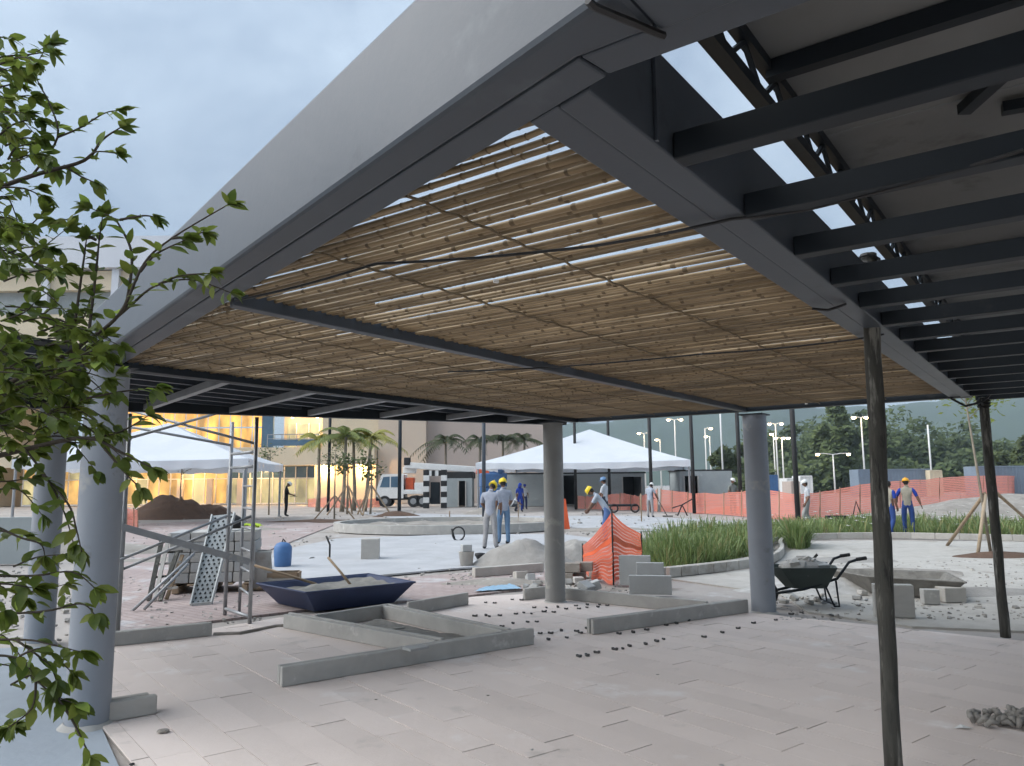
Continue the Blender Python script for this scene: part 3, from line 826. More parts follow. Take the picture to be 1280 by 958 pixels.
# ================================================================== kiosks with real openings
def kiosk(label, x0, x1, yd, depth, h_, doors, roofm=DARKROOM, rim=0.3):
    c = Vector(((x0 + x1) / 2, yd, 0))
    t = thing('block_kiosk', label, 'kiosk', tuple(c), group='grey kiosks on the far side of the plaza')
    cur = x0
    for a, b, dh in doors + [(x1, x1, 0)]:
        if a - cur > 0.02: MB().box(((cur + a) / 2, yd + .1, h_ / 2), (a - cur, .2, h_)).build('wall', GREYWALL, t)
        if b > a:
            MB().box(((a + b) / 2, yd + .1, (dh + h_) / 2), (b - a, .2, h_ - dh)).build('lintel', GREYWALL, t)
            for e in (a + .05, b - .05): MB().box((e, yd + .05, dh / 2), (.09, .26, dh)).build('door_frame', CONC, t)
        cur = b
    for xx in (x0 + .1, x1 - .1): MB().box((xx, yd + .2 + depth / 2, h_ / 2), (.2, depth, h_)).build('wall', GREYWALL, t)
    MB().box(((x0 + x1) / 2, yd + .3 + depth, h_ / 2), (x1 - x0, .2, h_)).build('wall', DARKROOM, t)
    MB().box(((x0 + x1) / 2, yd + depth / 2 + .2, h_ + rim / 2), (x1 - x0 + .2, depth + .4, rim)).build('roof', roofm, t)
    return t
kd = 60
kx = lambda p, d=kd: DP(p, 600, d).x
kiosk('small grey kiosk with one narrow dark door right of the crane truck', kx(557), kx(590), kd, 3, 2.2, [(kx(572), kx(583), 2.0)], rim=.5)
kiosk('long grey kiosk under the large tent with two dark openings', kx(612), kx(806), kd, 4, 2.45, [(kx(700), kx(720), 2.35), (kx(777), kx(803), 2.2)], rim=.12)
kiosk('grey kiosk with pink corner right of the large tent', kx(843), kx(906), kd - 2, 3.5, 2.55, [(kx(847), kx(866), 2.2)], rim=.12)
# striped black and white gantry frame beside the truck
gt = thing('striped_gantry', 'black and white striped portal frame between truck and small kiosk', 'frame', tuple(Vector((kx(543, 57), 57, 0))))
for p in (533, 555):
    for k in range(7): MB().box((kx(p, 57), 57, .2 + .4 * k), (.42, .35, .395)).build('band', BLACK if k % 2 == 0 else WHITE, gt)
for k, (xx) in enumerate((537.5, 542, 546, 550.5)): MB().box((kx(xx, 57), 57, 2.55), (.27, .3, .4)).build('band', BLACK if k % 2 else WHITE, gt)
MB().box((kx(544, 57), 57.1, 1.1), (.7, .1, 1.6)).build('panel', STEEL_DK, gt)

# ================================================================== crane truck
tr = thing('crane_truck', 'white crane truck with long cream boom parked before the beige wall', 'truck', tuple(Vector((kx(510, 62), 62, 0))))
def tb(name, px0, px1, z0, z1, m, y=62, dy=2.2, bev=.05, par=tr):
    return MB().box(((kx(px0, 62) + kx(px1, 62)) / 2, y, (z0 + z1) / 2), (kx(px1, 62) - kx(px0, 62), dy, z1 - z0)).build(name, m, par, bevel=bev)
cab = MB()
cx0, cx1 = kx(475, 62), kx(506, 62)
prof = [(cx0, .75), (cx0, 1.45), (cx0 + .35, 2.5), (cx1, 2.55), (cx1, .75)]
for yy in (60.9, 63.1): pass
n_ = len(prof)
cab.add([(x, 60.9, z) for x, z in prof] + [(x, 63.1, z) for x, z in prof], [tuple(range(n_)), tuple(range(n_, 2 * n_))[::-1]] + [(i, (i + 1) % n_, n_ + (i + 1) % n_, n_ + i) for i in range(n_)])
cabo = cab.build('cab', WHITE, tr, bevel=.06)
wn = MB(); wn.add([(cx0 + .18, 60.885, 1.55), (cx0 + .45, 60.885, 2.35), (cx0 + .95, 60.885, 2.38), (cx0 + .95, 60.885, 1.55)], [(0, 1, 2, 3)]); wn.build('window', BLUEGL, tr)
wn = MB(); wn.add([(cx0 + 1.05, 60.885, 1.55), (cx0 + 1.05, 60.885, 2.38), (cx0 + 1.75, 60.885, 2.4), (cx0 + 1.75, 60.885, 1.55)], [(0, 1, 2, 3)]); wn.build('window', BLUEGL, tr)
tb('flatbed', 506, 535, 1.0, 1.35, WHITE); tb('crane_base', 508, 518, 1.35, 2.3, ORANGE, dy=1.2); tb('tool_box', 520, 534, 1.36, 1.9, WHITE, dy=2.0)
tb('chassis', 478, 535, .55, .75, BLACK, dy=1.6); tb('bumper', 473, 477, .5, .85, STEEL_DK)
MB().bar((kx(506, 61.3), 61.3, DP(510, 581.5, 61.3).z), (kx(604, 61.3), 61.3, DP(600, 588, 61.3).z), .5, .48).build('boom', WHITE, tr, bevel=.04)
MB().bar((kx(596, 61.2), 61.2, DP(600, 588, 61.2).z), (kx(612, 61.2), 61.2, DP(612, 590, 61.2).z), .6, .62).build('boom_tip', ORANGE, tr, bevel=.04)
MB().box((kx(509, 61.2), 61.2, DP(509, 577, 61.2).z), (.5, .4, .6)).build('boom_pulley', BLACK, tr, bevel=.05)
MB().box((kx(512, 61.8), 61.8, DP(510, 588, 61.8).z), (1.0, .8, .5)).build('crane_slew', WHITE, tr, bevel=.05)
for p in (484, 519, 530):
    for yy in (61.0, 63.0):
        m_ = MB(); m_.tube([(kx(p, 62), yy - .13, .45), (kx(p, 62), yy + .13, .45)], .45, 18); wh = m_.build('wheel', BLACK, tr)
        m_ = MB(); m_.tube([(kx(p, 62), yy - .15, .45), (kx(p, 62), yy - .135, .45)], .24, 14); m_.build('rim', GALV, wh)
# stacked materials by the kiosk: blue tarp bale, orange braces
bale = MB(); c_ = DP(616, 601, 56); bale.box((c_.x, 56, 2.0), (1.9, 1.2, 1.0), R(12)); bale.box((c_.x + .3, 56, 2.6), (1.0, 1, .3), R(-8)); bale.box((c_.x - .1, 56, .75), (1.7, 1.2, 1.5), R(4))
solo(bale, 'tarp_bale', BLUE_DRUM, 'bright blue wrapped bale beside the small kiosk', 'bale', bevel=.1)
deb = MB()
rd = random.Random(5)
def heap(pc, rx_, ry_, hh, seed, n=26, sharp=1.0):
    m_ = MB()
    def f(u, v):
        a = u * 2 * math.pi; r_ = v
        z = hh * max(0.0, 1 - r_ * r_) ** 1.35 * (1 + .25 * mnoise.noise((math.cos(a) * 1.9 * r_ + seed, math.sin(a) * 1.9 * r_, r_))) + .14 * hh * mnoise.noise((math.cos(a) * r_ * 6 + seed, math.sin(a) * r_ * 7, 1)) * (1 - r_) - .03 * r_
        k = 1 + .22 * mnoise.noise((math.cos(a) * 1.2, math.sin(a) * 1.2, seed))
        return Vector((pc.x + rx_ * r_ * k * math.cos(a), pc.y + ry_ * r_ * k * math.sin(a), z))
    m_.grid(f, n * 2, n)
    return m_
def mound(name, pc, rx_, ry_, hh, seed, m, label, cat='mound'):
    return solo(heap(pc, rx_, ry_, hh, seed), name, m, label, cat, smooth=True)
mound('soil_mound', G(214, 648), 2.5, 1.6, 1.25, 1.0, SOIL, 'tall brown soil mound behind the scaffold')
mound('soil_mound', G(262, 647), 1.5, 1.2, .75, 4.2, SOIL, 'smaller brown soil mound joining the tall one at its right')
mound('soil_mound', G(615, 641), 1.6, 1.0, .45, 2.2, DIRT, 'low grey dirt mound before the small kiosk')
mound('soil_mound', G(497, 645), 1.5, .8, .25, 6.2, SOIL, 'flat dark soil ring at the foot of the tall pole')
mound('sand_heap', G(655, 706), 1.25, .8, .48, 3.2, SAND, 'grey sand heap left of the middle column', 'heap')
mound('sand_heap', G(715, 700), .9, .7, .42, 8.2, SAND, 'grey sand heap behind the middle column and orange mesh', 'heap')
mound('dirt_bank', G(1290, 652), 9.5, 3.0, 1.0, 5.2, DIRT, 'bare grey dirt bank under the right end of the orange fence', 'bank')
mound('dirt_bank', G(60, 690), 3.6, 1.6, .35, 7.2, DIRT, 'churned grey dirt behind the left columns', 'bank')
mound('rubble_heap', G(1040, 735), 1.5, .8, .16, 9.2, RUBBLE, 'low spread rubble heap behind the wheelbarrow', 'heap')
mound('soil_mound', G(1250, 695), 1.2, .6, .1, 3.9, SOIL, 'thin brown soil patch at the foot of the staked sapling')
mound('sand_bank', G(1005, 606.5), 15.0, 2.5, 1.75, 5.5, mat('yellow_sand', (0.62, 0.50, 0.32), (0.52, 0.41, 0.26), .8, .95, bump=.4), 'long yellow sand bank before the woodland', 'bank')

# ================================================================== street lamps, poles
def lamp(label, px, ytop, dist, heads, hgt=None):
    top = DP(px, ytop, dist)
    t = thing('street_lamp', label, 'street lamp', (top.x, top.y, 0), group='lit street lamps beyond the plaza')
    MB().tube([(top.x, top.y, 0), (top.x, top.y, top.z - .1)], [.14, .08], 8).build('pole', WHITE, t, True)
    for dx in heads:
        MB().tube([(top.x, top.y, top.z - .15), (top.x + dx * .6, top.y, top.z), (top.x + dx, top.y - .1, top.z)], .05, 6).build('arm', WHITE, t)
        h_ = MB(); h_.box((top.x + dx * 1.1, top.y - .1, top.z), (.7, .35, .16)); hd = h_.build('lamp_head', GALV, t, bevel=.04)
        h_ = MB(); h_.lathe([(.12, -.30), (.27, -.2), (.27, -.1)], (top.x + dx * 1.1, top.y - .1, top.z), 10); h_.build('lamp_glass', LAMPGLOW, hd)
    return t
lamp('lit double lamp on tall pole above the tent right slope', 843, 524, 120, (-.9, .9))
lamp('small lit lamp just behind the tent roof, left of the peak slope', 805, 541, 130, (-.8, .8))
lamp('short lit lamp low over the tent right slope', 825, 549, 140, (-.6,))
lamp('single lit lamp left of the thin white pole', 881, 535, 120, (.8,))
lamp('single lower lit lamp next to the thin white pole', 887, 545, 130, (-.6,))
lamp('tallest lit double lamp right of the front column', 969, 529, 115, (-.8, .8))
lamp('lit lamp just under the tallest one', 966.5, 542, 125, (-.3,))
lamp('lit cluster lamp right of the tallest double lamp', 977, 547, 120, (-.9, .9, .2))
lamp('lit double lamp in front of the big tree', 1076, 521, 100, (-.9, .6))
lamp('low lit lamp with two drooping arms before the woodland', 1041, 567, 110, (-2.0, 2.0))
def mast(label, px, ybase, r, m, hgt, ytop=None, px1=None, name='steel_pole', dist=None):
    b = G(px, ybase) if dist is None else Vector((DP(px, 600, dist).x, dist, 0))
    m_ = MB(); m_.tube([b, b + Vector((0, 0, hgt * .5)), b + Vector((0, 0, hgt))], r, 10)
    return solo(m_, name, m, label, 'pole', 'tall poles round the plaza', smooth=True)
mast('dark pole left of the big tent peak, just right of the middle column', 720, 637, .10, BLACK, 6.3)
mast('dark pole in front of the tent peak, right of the long kiosk wall', 762.5, 636, .10, BLACK, 6.3)
mast('dark pole before the right slope of the big tent', 815, 641, .10, BLACK, 6.1)
mast('dark pole beside the pink kiosk corner', 868, 642, .10, BLACK, 6.1)
mast('dark pole half hidden by the right column', 927, 645, .10, BLACK, 6.0)
mast('dark pole beside the worker in white near the grass', 998, 655, .10, BLACK, 5.4)
mast('thin white pole rising from the pink kiosk roof', 904, 640, .10, WHITE, 12, dist=95)
mast('thin white pole directly behind the dark pole by the grass', 993, 640, .10, WHITE, 14, dist=90)
mast('thin white pole above the blue containers', 1165, 600, .10, WHITE, 8.6, dist=95)
mast('tall grey pole before the crane truck', 499, 642, .11, STEEL_DK, 7.0)
mast('tall grey pole beside the two workers in yellow helmets', 605, 648, .10, STEEL, 6.2)
mast('slim grey pole among the young palms', 410, 640, .10, STEEL_DK, 6.8)

# ================================================================== containers, cabins, far clutter
def container(label, p0_, p1_, y0, y1, dist, m, cat='container'):
    a, b = DP(p0_, 600, dist), DP(p1_, 600, dist)
    zt_ = DP(p0_, y0, dist).z
    t = thing('site_container', label, cat, ((a.x + b.x) / 2, dist, 0))
    n = max(3, int((b.x - a.x) / .35))
    bd = MB(); bd.box(((a.x + b.x) / 2, dist + 1.25, zt_ / 2), (b.x - a.x, 2.4, zt_)); bd.build('body', m, t)
    for k in range(n + 1): MB().box((a.x + (b.x - a.x) * k / n, dist + .03, zt_ / 2), (.12, .06, zt_ - .1)).build('rib', m, t)
    MB().box(((a.x + b.x) / 2, dist + .02, zt_ - .05), (b.x - a.x + .02, .1, .14)).build('top_rail', m, t)
    return t
container('blue grey shipping container behind the orange fence', 1074, 1163, 587, 603, 88, CONTAINER)
container('small white cabin at the end of the blue container', 1163.5, 1178, 588, 603, 87, CREAM)
container('second blue grey container at the far right edge', 1222, 1330, 583, 600, 84, CONTAINER)
container('low white site box left of the dark pole by the grass', 984, 996, 598, 606, 80, WHITE)
container('beige site box under the thin white pole', 989, 999, 602, 612, 70, PINKWALL)
container('pale grey site cabin behind the worker in white', 1001, 1015, 595, 606, 78, WHITE)
container('small blue cabin on the sand bank left', 958, 972, 594, 603, 110, BLUE_DRUM)

# ================================================================== woodland
def leaf_cloud(m_, c, rx_, ry_, rz_, n, ls, seed):
    rr = random.Random(seed)
    clumps = [(Vector((rr.gauss(0, .5), rr.gauss(0, .5), rr.gauss(0, .45))), rr.uniform(.25, .5)) for _ in range(14)]
    for _ in range(n):
        cc, cs = rr.choice(clumps)
        d = Vector((rr.gauss(0, 1), rr.gauss(0, 1), rr.gauss(0, 1)))
        d.normalize(); p = cc + d * cs * (rr.random() ** .35)
        P_ = Vector((c.x + p.x * rx_, c.y + p.y * ry_, c.z + p.z * rz_))
        a = Vector((rr.gauss(0, 1), rr.gauss(0, 1), rr.gauss(0, .6))).normalized(); b = a.orthogonal().normalized()
        s = ls * rr.uniform(.6, 1.3)
        m_.add([P_ - a * s, P_ + b * s * .55, P_ + a * s, P_ - b * s * .55], [(0, 1, 2, 3)])
fw = MB(); rr = random.Random(11)
for k in range(60):
    px = 915 + 420 * k / 59 + rr.uniform(-6, 6)
    d = rr.uniform(140, 190)
    ytop = 548 - 14 * math.sin((px - 930) / 70) + rr.uniform(-8, 10)
    if px < 985: ytop += 22
    if px > 1100: ytop -= 6
    top = DP(px, ytop, d); hh = top.z
    leaf_cloud(fw, Vector((top.x, d, hh * .52)), hh * .68, hh * .5, hh * .46, 1300, .62, k)
for k in range(40):
    px = 930 + 400 * k / 39; d = rr.uniform(125, 140); top = DP(px, 585 + rr.uniform(-10, 4), d)
    leaf_cloud(fw, Vector((top.x, d, top.z * .5)), 4.2, 3, top.z * .6, 380, .6, 100 + k)
tag(fw.build('woodland', FOREST), kind='stuff', label='dark green wood closing the view behind the containers', cat=None)
def far_tree(label, px, ytop, d, wpx, m, n=2600, ls=.5):
    top = DP(px, ytop, d); hh = top.z; r_ = wpx / FPX * d / 2
    t = thing('broadleaf_tree', label, 'tree', (top.x, d, 0))
    MB().tube([(top.x, d, 0), (top.x + .2, d, hh * .3), (top.x, d, hh * .65)], [.45, .3, .12], 8).build('trunk', BARK, t)
    m_ = MB(); leaf_cloud(m_, Vector((top.x, d, hh * .62)), r_ * .8, r_ * .8, hh * .36, n, ls, int(px)); m_.build('crown', m, t)
far_tree('tall broad tree standing above the woodland skyline', 1047, 516, 128, 80, FOREST, 4200, .62)
far_tree('yellow green tree left of the right column', 909, 556, 100, 52, FOREST2, 2400, .45)
far_tree('rounded light green tree at the far right edge', 1275, 545, 105, 60, FOREST2, 2600, .5)

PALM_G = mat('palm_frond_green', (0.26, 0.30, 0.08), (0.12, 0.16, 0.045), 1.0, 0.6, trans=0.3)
# ================================================================== palms
def palm(label, px, ybase, ycrown, m, nf, flen, seed, dist=None, bend=0.0, droop=1.0):
    b = G(px, ybase) if dist is None else Vector((DP(px, 600, dist).x, dist, 0))
    cz = DP(px, ycrown, b.y).z
    t = thing('palm_tree', label, 'palm', tuple(b), group='palms before the building')
    rr = random.Random(seed)
    tp = b + Vector((bend, 0, cz))
    MB().tube([b, b.lerp(tp, .3) + Vector((.06, 0, 0)), b.lerp(tp, .7), tp], [.17, .12, .11, .09], 8).build('trunk', BARK_LT, t, True)
    for k in range(nf):
        a = k / nf * 6.283 + rr.uniform(-.25, .25); el = rr.uniform(.25, 1.25)
        f_ = MB(); pts = []
        d = Vector((math.cos(a), math.sin(a), 0)); ln = flen * rr.uniform(.8, 1.1)
        for q in range(9):
            u = q / 8
            pts.append(tp + d * ln * (u * math.cos(el) + .25 * u * u) + Vector((0, 0, ln * (u * math.sin(el) - droop * .85 * u ** 2.2))))
        f_.tube(pts, [.035 * (1 - .8 * q / 8) for q in range(9)], 4)
        for q in range(1, 9):
            for hf in (0, .5):
                p = pts[q].lerp(pts[q - 1], hf); tg = (pts[q] - pts[q - 1]).normalized()
                sd_ = tg.cross(Vector((0, 0, 1)))
                if sd_.length < .01: sd_ = Vector((1, 0, 0))
                sd_.normalize(); w_ = .62 * flen / 2.2 * (1 - .5 * abs(q / 8 - .4))
                for s_ in (-1, 1):
                    e = p + sd_ * s_ * w_ * .75 + tg * .22 + Vector((0, 0, -.38 * w_))
                    n_ = tg * .075
                    f_.add([p - n_, p + n_, e + n_ * .3, e - n_ * .3], [(0, 1, 2, 3)])
        f_.build('frond', m, t)
palm('dark palm right of the beige corner, leftmost of the dark ones', 557, 632, 553, PALM, 11, 2.5, 1, 66)
palm('narrow dark palm partly cut by the grey pole', 600, 632, 553, PALM, 9, 2.3, 2, 66)
palm('dark palm above the left eave of the large tent', 629, 632, 552, PALM, 10, 2.4, 3, 67)
palm('dark palm behind the large tent, right of the others', 656, 632, 550, PALM, 9, 2.2, 4, 68)
palm('bright yellow palm with lamplight from the building painted into its fronds', 398, 640, 553, PALM_Y, 12, 1.9, 5, 52, droop=.8)
palm('tall green palm between the yellow palms', 428, 641, 546, PALM_G, 13, 2.0, 21, 51, .2, droop=.75)
palm('slim green palm right of the tall green one', 443, 641, 551, PALM_G, 10, 1.7, 22, 53, -.1, droop=.8)
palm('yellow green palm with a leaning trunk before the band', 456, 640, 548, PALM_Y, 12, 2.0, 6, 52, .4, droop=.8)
def sapling(label, base, top_z, px_w, m, n, seed, stakes=3, sr=.03, lean=0.0, leaf=.09, crown_lo=.55, bark=BARK_LT, trunk=.035, sl_=1.0, sh_=1.1):
    t = thing('staked_sapling', label, 'tree', tuple(base), group='staked young trees')
    tp = base + Vector((lean, 0, top_z)); rr = random.Random(seed)
    MB().tube([base, base.lerp(tp, .4) + Vector((rr.uniform(-.06, .06), 0, 0)), tp], [trunk, trunk * .8, trunk * .3], 7).build('trunk', bark, t, True)
    lv = MB()
    for k in range(9):
        u = rr.uniform(crown_lo, .95); p = base.lerp(tp, u); a = rr.uniform(0, 6.28)
        e = p + Vector((math.cos(a) * px_w * rr.uniform(.5, 1), math.sin(a) * px_w * rr.uniform(.5, 1), rr.uniform(.15, .6) * top_z * .3))
        MB().tube([p, p.lerp(e, .5) + Vector((0, 0, .06)), e], [trunk * .35, trunk * .25, trunk * .1], 5).build('branch', bark, t)
        for _ in range(n // 9):
            q = p.lerp(e, rr.uniform(.35, 1.1)) + Vector((rr.gauss(0, .17), rr.gauss(0, .17), rr.gauss(0, .17))) * px_w * 1.1
            d = Vector((rr.gauss(0, 1), rr.gauss(0, 1), rr.gauss(0, .5))).normalized(); s2 = d.orthogonal().normalized(); s = leaf * rr.uniform(.7, 1.3)
            lv.add([q, q + d * s * .5 + s2 * s * .25, q + d * s, q + d * s * .5 - s2 * s * .25], [(0, 1, 2, 3)])
    if lv.v: lv.build('crown', m, t)
    for k in range(stakes):
        a = k / stakes * 6.283 + seed; f_ = base + Vector((math.cos(a) * sl_, math.sin(a) * sl_, -.02)); h_ = base + Vector((lean * .3 + math.cos(a) * trunk * 1.5, math.sin(a) * trunk * 1.5, sh_))
        MB().tube([f_, h_ + (h_ - f_) * .04], sr, 7).build('stake', WOOD, t)
    return t
sapling('staked bare sapling between the yellow palms', G(434, 643), 3.6, .9, FOREST2, 160, 12, 3, .05, leaf=.3, trunk=.07, crown_lo=.6, sl_=1.2, sh_=1.6)
sapling('staked thin sapling right of the yellow palms', G(463, 643), 3.4, .8, FOREST2, 160, 15, 3, .05, leaf=.28, trunk=.07, crown_lo=.6, sl_=1.2, sh_=1.6)
sapling('thin bare young tree left of the man in black', G(336, 644), 4.0, .8, FOREST2, 200, 13, 0, .04, leaf=.16, trunk=.05)
sapling('forked bare sapling standing in front of the left tent', G(225, 648), 4.2, 1.0, FOREST2, 60, 14, 2, .04, leaf=.12, trunk=.04)
sapling('crooked bare sapling right of the man in black', G(418, 649), 3.9, .7, FOREST2, 180, 16, 2, .04, leaf=.14, trunk=.05)
sp = G(1239, 694)
sapling('tall thin sapling with yellow green leaves beside the far right prop', sp, 4.5, .95, GREEN2, 800, 17, 0, .03, lean=-.35, leaf=.12, trunk=.035, crown_lo=.62)
for nm, a, b, lb in (('support_stake', (1184, 682), (1231, 617), 'dark slanting stake left of the tall sapling'), ('support_stake', (1300, 664), (1244, 615), 'brown slanting stake right of the tall sapling'), ('support_stake', (1222, 695), (1232, 618), 'pale upright stake close to the tall sapling')):
    b0 = G(*a); m_ = MB(); m_.tube([b0, DP(*b, sp.y)], .038, 8)
    solo(m_, nm, WOOD if 'pale' not in lb else WOOD_LT, lb, 'stake', 'stakes round the tall sapling', True)
# ================================================================== kerbs on the paving
def kerb(label, a, b, hgt=.16, wd=.05, gap=.032, back=True, m=CONC, side=1):
    a = Vector(a); b = Vector(b); d = (b - a).normalized(); n = Vector((-d.y, d.x, 0)) * side
    t = thing('kerb_stone', label, 'kerb', tuple((a + b) / 2), group='concrete kerb stones laid on the paving')
    z = Vector((0, 0, hgt / 2 + .001))
    MB().bar(a + z + n * wd / 2, b + z + n * wd / 2, wd, hgt).build('front_slab', m, t, bevel=.01)
    if back:
        o = n * (wd * 1.5 + gap); z2 = Vector((0, 0, (hgt - .006) / 2 + .001))
        MB().bar(a + z2 + o + d * .01, b + z2 + o - d * .03, wd, hgt - .006).build('back_slab', m, t, bevel=.01)
    return t
K1a, K1b = G(352, 860), G(668, 806)
kerb('long front kerb of the kerb frame nearest the camera', K1a, K1b)
K2a, K2b = G(364, 783), G(592, 826)
def stop_at(p, q, keep=.15):                 # shorten q so that it ends behind the front kerb
    d1 = (K1b - K1a).normalized(); n1 = Vector((-d1.y, d1.x, 0)); d = (q - p).normalized()
    t = ((K1a + n1 * keep) - p).dot(n1) / d.dot(n1)
    return p + d * t
K2b = stop_at(K2a, K2b)
kerb('kerb running back on the left side of the kerb frame', K2b - (K2b - K2a).normalized() * .02, K2a)
K3a, K3b = G(486, 771), G(640, 806)
K3b = stop_at(K3a, K3b)
kerb('kerb running back on the right side of the kerb frame', K3b, K3a)
kerb('rear cross kerb closing the kerb frame', G(395, 787), G(486, 772), back=False)
kerb('kerb continuing to the right behind the kerb frame', G(508, 770) + Vector((0.03, 0.02, 0)), G(586, 756), back=False)
kerb('kerb ending at the right column', G(742, 794), G(936, 766))
kerb('kerb slanting from the middle column toward the right', G(696, 749), G(884, 769), side=1, back=False)
kerb('short kerb at the left foot of the middle column', G(656, 751), G(688, 747), back=False)
kerb('pale short kerb block at the foot of the nearest column', G(126, 905), G(196, 893), hgt=.13, wd=.07, m=CONC_LT)
kerb('kerb left of the scaffold foot', G(138, 809), G(265, 795), hgt=.14)
edge = MB(); edge.tube([G(267, 793, .01), G(300, 792, .01), G(345, 783, .01), G(362, 782, .01)], .02, 6)
solo(edge, 'edge_strip', DIRT, 'thin broken mortar strip between left kerb and kerb frame', 'mortar strip')
bed = MB(); bp_ = [G(410, 790), G(470, 778), G(620, 805), G(585, 818)]
def bedf(u, v):
    p = bp_[0].lerp(bp_[1], u).lerp(bp_[3].lerp(bp_[2], u), v)
    return p + Vector((0, 0, .03 + .03 * mnoise.noise((p.x * 3, p.y * 3, 0)) + .012 * mnoise.noise((p.x * 14, p.y * 14, 0))))
bed.grid(bedf, 30, 30)
solo(bed, 'mortar_bed', MORTAR, 'rough grey mortar bed inside the kerb frame', 'mortar bed', smooth=True)
for (p, q, lb) in (((470, 789), (505, 785), 'thin stick lying on the mortar bed, farther one'), ((487, 800), (503, 795), 'short timber offcut lying on the mortar bed')):
    m_ = MB(); m_.bar(G(*p, .075), G(*q, .075), .035, .02); solo(m_, 'timber_offcut', CONC_LT, lb, 'offcut')
m_ = MB(); m_.bar(G(508, 812, .172), G(531, 808, .172), .13, .02); solo(m_, 'slate_piece', BLOCK, 'flat grey slab piece lying across the front kerb', 'slab')
# little dark spacer blocks left on the paving in rows
rs = random.Random(9)
spm = MB(); spm.box((0, 0, .012), (.055, .03, .022)); spm.box((.02, .008, .026), (.02, .016, .014)); spm.box((-.022, -.004, .02), (.016, .02, .02))
spme = spm.mesh('paver_spacer', SPACER)
spots_ = []
def row_px(x0, y0, x1, y1, n):
    for k in range(n):
        u = k / max(1, n - 1); spots_.append((x0 + (x1 - x0) * u + rs.uniform(-5, 5), y0 + (y1 - y0) * u + rs.uniform(-1.5, 1.5)))
row_px(724, 822, 832, 801, 9); row_px(880, 796, 990, 770, 6); row_px(776, 794, 900, 770, 8); row_px(664, 796, 735, 787, 6)
row_px(662, 806, 730, 792, 4); row_px(606, 755, 694, 744, 7); row_px(652, 768, 748, 760, 8); row_px(672, 760, 792, 755, 9); row_px(592, 772, 640, 768, 5); row_px(594, 786, 675, 778, 6)
row_px(1000, 768, 1040, 770, 2)
for k, (x, y) in enumerate(spots_):
    p = G(x, y)
    o = bpy.data.objects.new('paver_spacer', spme); C.objects.link(o)
    o.location = (p.x, p.y, .001); s = rs.uniform(.75, 1.1); o.scale = (s, s, s * .7); o.rotation_euler = (0, 0, R(52) * -1 + rs.uniform(-.7, .7))
    tag(o, 'one of many small dark spacer blocks dotted in rows on the paving', 'spacer', 'dark spacer blocks dotted over the paving')
# small litter
def litter(label, p, s, m, cat, flat=.5, seed=1):
    m_ = MB(); rr = random.Random(seed)
    c = G(*p)
    m_.lathe([(s * .5, 0), (s, s * .3 * flat), (s * .8, s * .8 * flat), (s * .2, s * flat)], c, 7, sx=rr.uniform(.7, 1.3), sy=rr.uniform(.6, 1))
    for v in m_.v: v += Vector((rr.uniform(-.15, .15) * s, rr.uniform(-.15, .15) * s, 0)) if v.z > .002 else Vector()
    return solo(m_, 'stone_chip' if cat == 'stone' else 'litter', m, label, cat)
litter('small dark stone on the paving near the short pale kerb', (204, 916), .035, DIRT, 'stone', .7, 2)
litter('dark pebble at the bottom edge of the paving', (165, 957), .02, BLACK, 'stone', .7, 3)
litter('rock lying against the kerb left of the scaffold', (213, 797), .09, CONC, 'stone', .7, 4)
for k, (x, y) in enumerate(((822, 844), (665, 938), (470, 875), (902, 957), (610, 870))): 
    litter(['tiny grit speck in the middle of the paving', 'tiny pale grit speck low in the paving', 'tiny grit speck before the front kerb', 'tiny grit speck at the bottom right of the prop', 'tiny grit speck right of the front kerb'][k], (x, y), .012, RUBBLE if k % 2 else DIRT, 'stone', .6, 20 + k)
pap = MB(); pc = G(1204, 911); pap.add([pc + Vector((-.06, 0, .004)), pc + Vector((-.01, -.025, .014)), pc + Vector((.06, -.01, .004)), pc + Vector((.0, .03, .02))], [(0, 1, 2, 3)]); pap.add([pc + Vector((-.06, 0, .003)), pc + Vector((-.01, -.025, .013)), pc + Vector((.06, -.01, .003)), pc + Vector((.0, .03, .019))], [(3, 2, 1, 0)])
solo(pap, 'paper_scrap', WHITE, 'torn white paper scrap on the paving at right', 'paper')
rag = MB(); rc_ = G(1270, 905)
rr = random.Random(31)
for k in range(70):
    a = rr.uniform(0, 6.28); r_ = rr.uniform(.02, .26)
    p = rc_ + Vector((math.cos(a) * r_ * 1.3, math.sin(a) * r_ * .7, .015)); q = p + Vector((rr.uniform(-.09, .09), rr.uniform(-.05, .05), rr.uniform(.0, .07)))
    rag.tube([p, p.lerp(q, .5) + Vector((0, 0, .02)), q], [.014, .019, .012], 6)
solo(rag, 'rope_coil', SAND, 'tangled grey rope heap at the right edge of the paving', 'rope', smooth=True)

